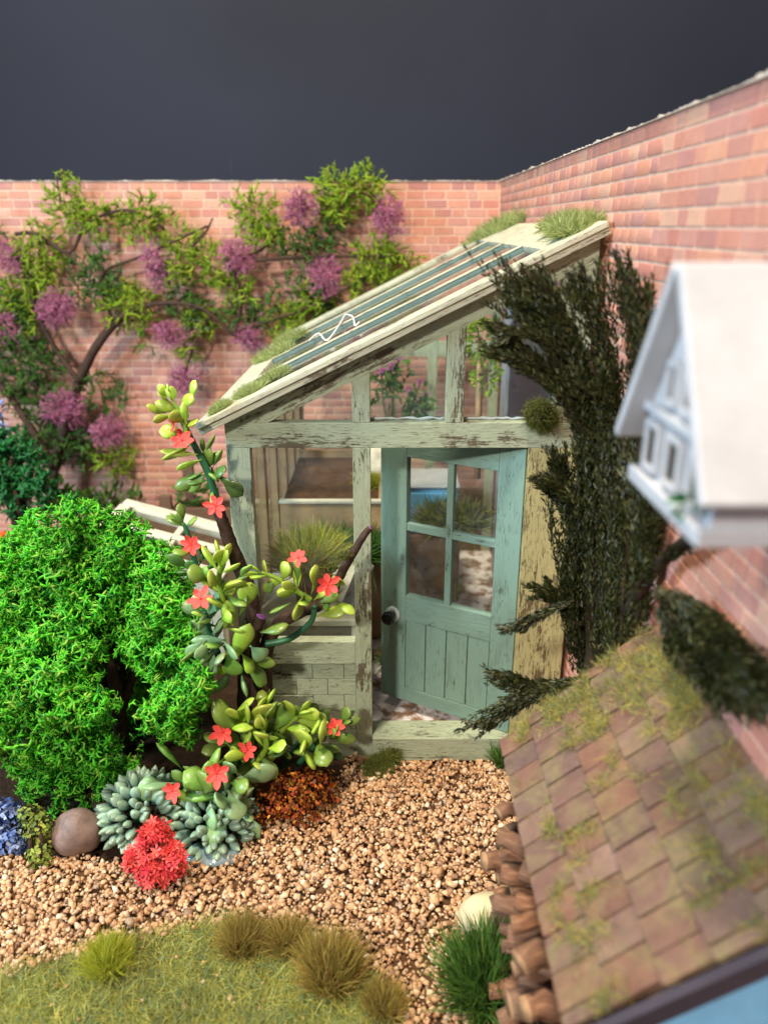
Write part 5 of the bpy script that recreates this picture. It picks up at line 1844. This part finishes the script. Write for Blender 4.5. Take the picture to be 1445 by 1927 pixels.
# ledge round the foot and gable string course
mb = MB(); mb.box((bx0 - .018, byn - .012, bz0 - .03), (bx1, byf + .03, bz0 + .012)); mb.build('base', M['white'], bh, False, .006)
mb = MB(); mb.box((bx0 - .010, byn + .01, bz1 - .0), (bx0 + .011, byf - .01, bz1 + .022)); mb.build('string_course', M['white'], bh, False, .004)
def bwin(yc, z0, z1, w):
    fr = MB()
    fr.box((bx0 - .006, yc - w / 2 - .018, z0 - .014), (bx0 + .0115, yc - w / 2, z1 + .014)); fr.box((bx0 - .006, yc + w / 2, z0 - .014), (bx0 + .0115, yc + w / 2 + .018, z1 + .014))
    fr.box((bx0 - .008, yc - w / 2, z1), (bx0 + .0115, yc + w / 2, z1 + .018)); fr.box((bx0 - .008, yc - w / 2, z0 - .018), (bx0 + .0115, yc + w / 2, z0))
    fr = fr.build('window', M['white'], bh, False, .003)
    p_ = MB(); p_.box((bx0 + .004, yc - w / 2, z0), (bx0 + .0105, yc + w / 2, z1)); p_.build('window_opening', M['gap'], fr)
for yc in (byn + .075, bym, byf - .075):
    bwin(yc, bz0 + .040, bz0 + .135, .062)
bwin(bym - .045, bz1 + .055, bz1 + .16, .05)
bwin(bym + .06, bz1 + .055, bz1 + .13, .035)
mb = MB(); mb.bar((1.098, bym, H - .95), (.90, bym, H - .645), .04, .04, V((0, 1, 0))); mb.build('bracket', M['darkwood'], bh, False, .004)
mb = MB(); mb.bar((1.098, bym, H - .655), (.80, bym, H - .655), .05, .036, V((0, 0, 1))); mb.build('bracket_arm', M['darkwood'], bh, False, .004)
# green sprigs on the birdhouse corner
p_, d_ = blob_points([pxblob(1300, 945, 1.55, 22, 22, 14)], 60000, .9)
v, f = scatter(LEAFLETS, p_, frames(d_ + rand_dirs(len(d_)) * .5), .03)
tag(tri_mesh('leaf_sprig', v, f, M['bush_dark']), 'small green leaf sprig at the foot of the white birdhouse', 'plant')

# ================================================================== DARK CONIFER
cn = thing('conifer', (.86, 3.25, 0), 'dark drooping conifer between the greenhouse post and the log store', 'conifer')


def cy(px, py, want=3.3):
    """keep a branch point in front of the side wall"""
    Y = want
    for _ in range(30):
        if P(px, py, Y).x < 1.03: break
        Y -= .06
    return Y


BR = [([(1110, 1280), (1120, 1050), (1115, 850), (1065, 660), (1000, 560), (945, 488)], 46, 3.3, 1.5), ([(1110, 850), (1075, 700), (1020, 600), (975, 520)], 40, 3.35, 1.2), ([(1100, 900), (1100, 760), (1060, 620), (990, 510)], 30, 3.25, 1.0),
      ([(1150, 1200), (1160, 900), (1150, 720), (1115, 570), (1092, 495)], 32, 3.25, 1), ([(1170, 1150), (1195, 850), (1200, 680), (1182, 560), (1155, 470)], 26, 3.1, 1), ([(1190, 900), (1222, 740), (1212, 620), (1190, 520)], 20, 2.95, .7),
      ([(1110, 830), (1040, 730), (975, 680), (935, 655)], 22, 3.2, .6), ([(1100, 800), (1020, 690), (960, 640), (932, 610)], 18, 3.25, .6), ([(1090, 760), (1030, 650), (980, 625), (950, 640)], 14, 3.2, .4),
      ([(1090, 960), (1060, 905), (1045, 850)], 18, 3.25, .5), ([(1090, 950), (1045, 915), (1008, 902)], 15, 3.2, .4), ([(1085, 990), (1060, 950), (1025, 905)], 14, 3.3, .4),
      ([(1090, 1180), (1050, 1130), (1010, 1105)], 20, 3.2, .7), ([(1080, 1130), (1010, 1160), (945, 1192)], 14, 3.15, .5), ([(1090, 1275), (1010, 1290), (920, 1268)], 22, 3.15, .8), ([(1080, 1285), (985, 1320), (890, 1372)], 20, 3.1, .7), ([(1080, 1290), (1000, 1300), (940, 1330)], 18, 3.1, .6),
      ([(1100, 1290), (1080, 1130), (1090, 900)], 40, 3.3, 1.3), ([(1130, 1290), (1140, 1100), (1130, 800)], 44, 3.25, 1.4), ([(1160, 1260), (1180, 1050), (1170, 780)], 40, 3.1, 1.3), ([(1190, 1220), (1215, 1020), (1195, 850)], 34, 2.95, 1.2), ([(1190, 1150), (1225, 980), (1230, 860)], 26, 2.85, .8), ([(1120, 1000), (1100, 800), (1075, 690)], 40, 3.25, 1.2), ([(1150, 950), (1150, 800), (1110, 680)], 36, 3.2, 1.2),
      ([(1110, 1290), (1108, 1050), (1100, 800)], 40, 3.42, 1), ([(1150, 1280), (1160, 1050), (1150, 800)], 40, 3.35, 1), ([(1230, 1110), (1290, 1150), (1340, 1210), (1400, 1270), (1470, 1310)], 40, 2.35, 1.2), ([(1235, 1120), (1280, 1190), (1330, 1260), (1390, 1350)], 30, 2.4, 1), ([(1250, 1110), (1330, 1160), (1400, 1250), (1440, 1330)], 36, 2.3, 1), ([(1260, 1120), (1270, 1180), (1290, 1240)], 24, 2.4, .6), ([(1180, 1120), (1240, 1060), (1300, 1015)], 12, 2.7, .3)]
allp, alld, alls = [], [], []
mbw = MB()
for pts_, wpx, Y0, dens in BR:
    pw = smooth_path([P(x, y, cy(x, y, Y0)) for x, y in pts_], 6)
    s = pxs(pw[-1])
    N = len(pw)
    mbw.tube(pw, [max(.008, wpx * s * .16 * (1 - .75 * k / N)) for k in range(N)], 6, True, 0, None, .15)
    nst = max(5, int(wpx * (.85 if wpx < 34 else 1.2)))
    for q_ in range(nst):
        a = rnd(0, 2 * PI); rr = math.sqrt(random.random()) * wpx * s * 1.05
        u0 = rnd(0, .45); u1 = rnd(.75, 1.0)
        prev = None
        L_ = 0
        segs = 50
        off0 = V((math.cos(a), math.sin(a) * .7, rnd(-.4, .4))) * rr
        flare = V((rnd(-1, 1), rnd(-.8, .4), rnd(-.5, .8))) * wpx * s * .9
        ph, wv = rnd(0, 6), rnd(.004, .02)
        for k in range(segs):
            u = u0 + (u1 - u0) * k / segs
            fi = u * (N - 1); i = min(N - 2, int(fi)); fr_ = fi - i
            c_ = pw[i].lerp(pw[i + 1], fr_)
            d_ = (pw[i + 1] - pw[i]).normalized()
            spread_ = .35 + .85 * (k / segs)
            p = c_ + off0 * spread_ + flare * (k / segs) ** 3 + V((math.sin(ph + k * .22), math.cos(ph + k * .19), 0)) * wv
            if p.x > 1.07: p.x = 1.07 - rnd(0, .03)
            e_ = V((rnd(-1, 1), rnd(-1, 1), rnd(-1, 1)))
            for w_ in range(2):
                e_ = V((rnd(-1, 1), rnd(-1, 1), rnd(-1, 1)))
                allp.append(tuple(p + e_ * .005)); alld.append(tuple(d_ + e_ * .55)); alls.append(rnd(.02, .038) * (1.0 if u < .9 else .8))
mbw.tube(smooth_path([V((.86, 3.25, -.02)), P(1120, 1290, 3.2), P(1130, 1050, 3.25)], 5), .07, 8, True, 0, None, .1)
mbw.tube(smooth_path([P(1180, 1150, 2.85), P(1250, 1050, cy(1250, 1050, 2.6)), P(1325, 1002, cy(1325, 1002, 2.3))], 5), .022, 7)
mbw.build('trunk', M['conbark'], cn, True)
alls = np.array(alls)
v, f = scatter(LEAFLETS, allp, frames(alld), np.stack([alls * .75, alls * .75, alls], 1))
tag(tri_mesh('foliage', v, f, M['conifer'], cn), kind='stuff')
print('conifer tris', len(f), 'objects', len(bpy.data.objects))
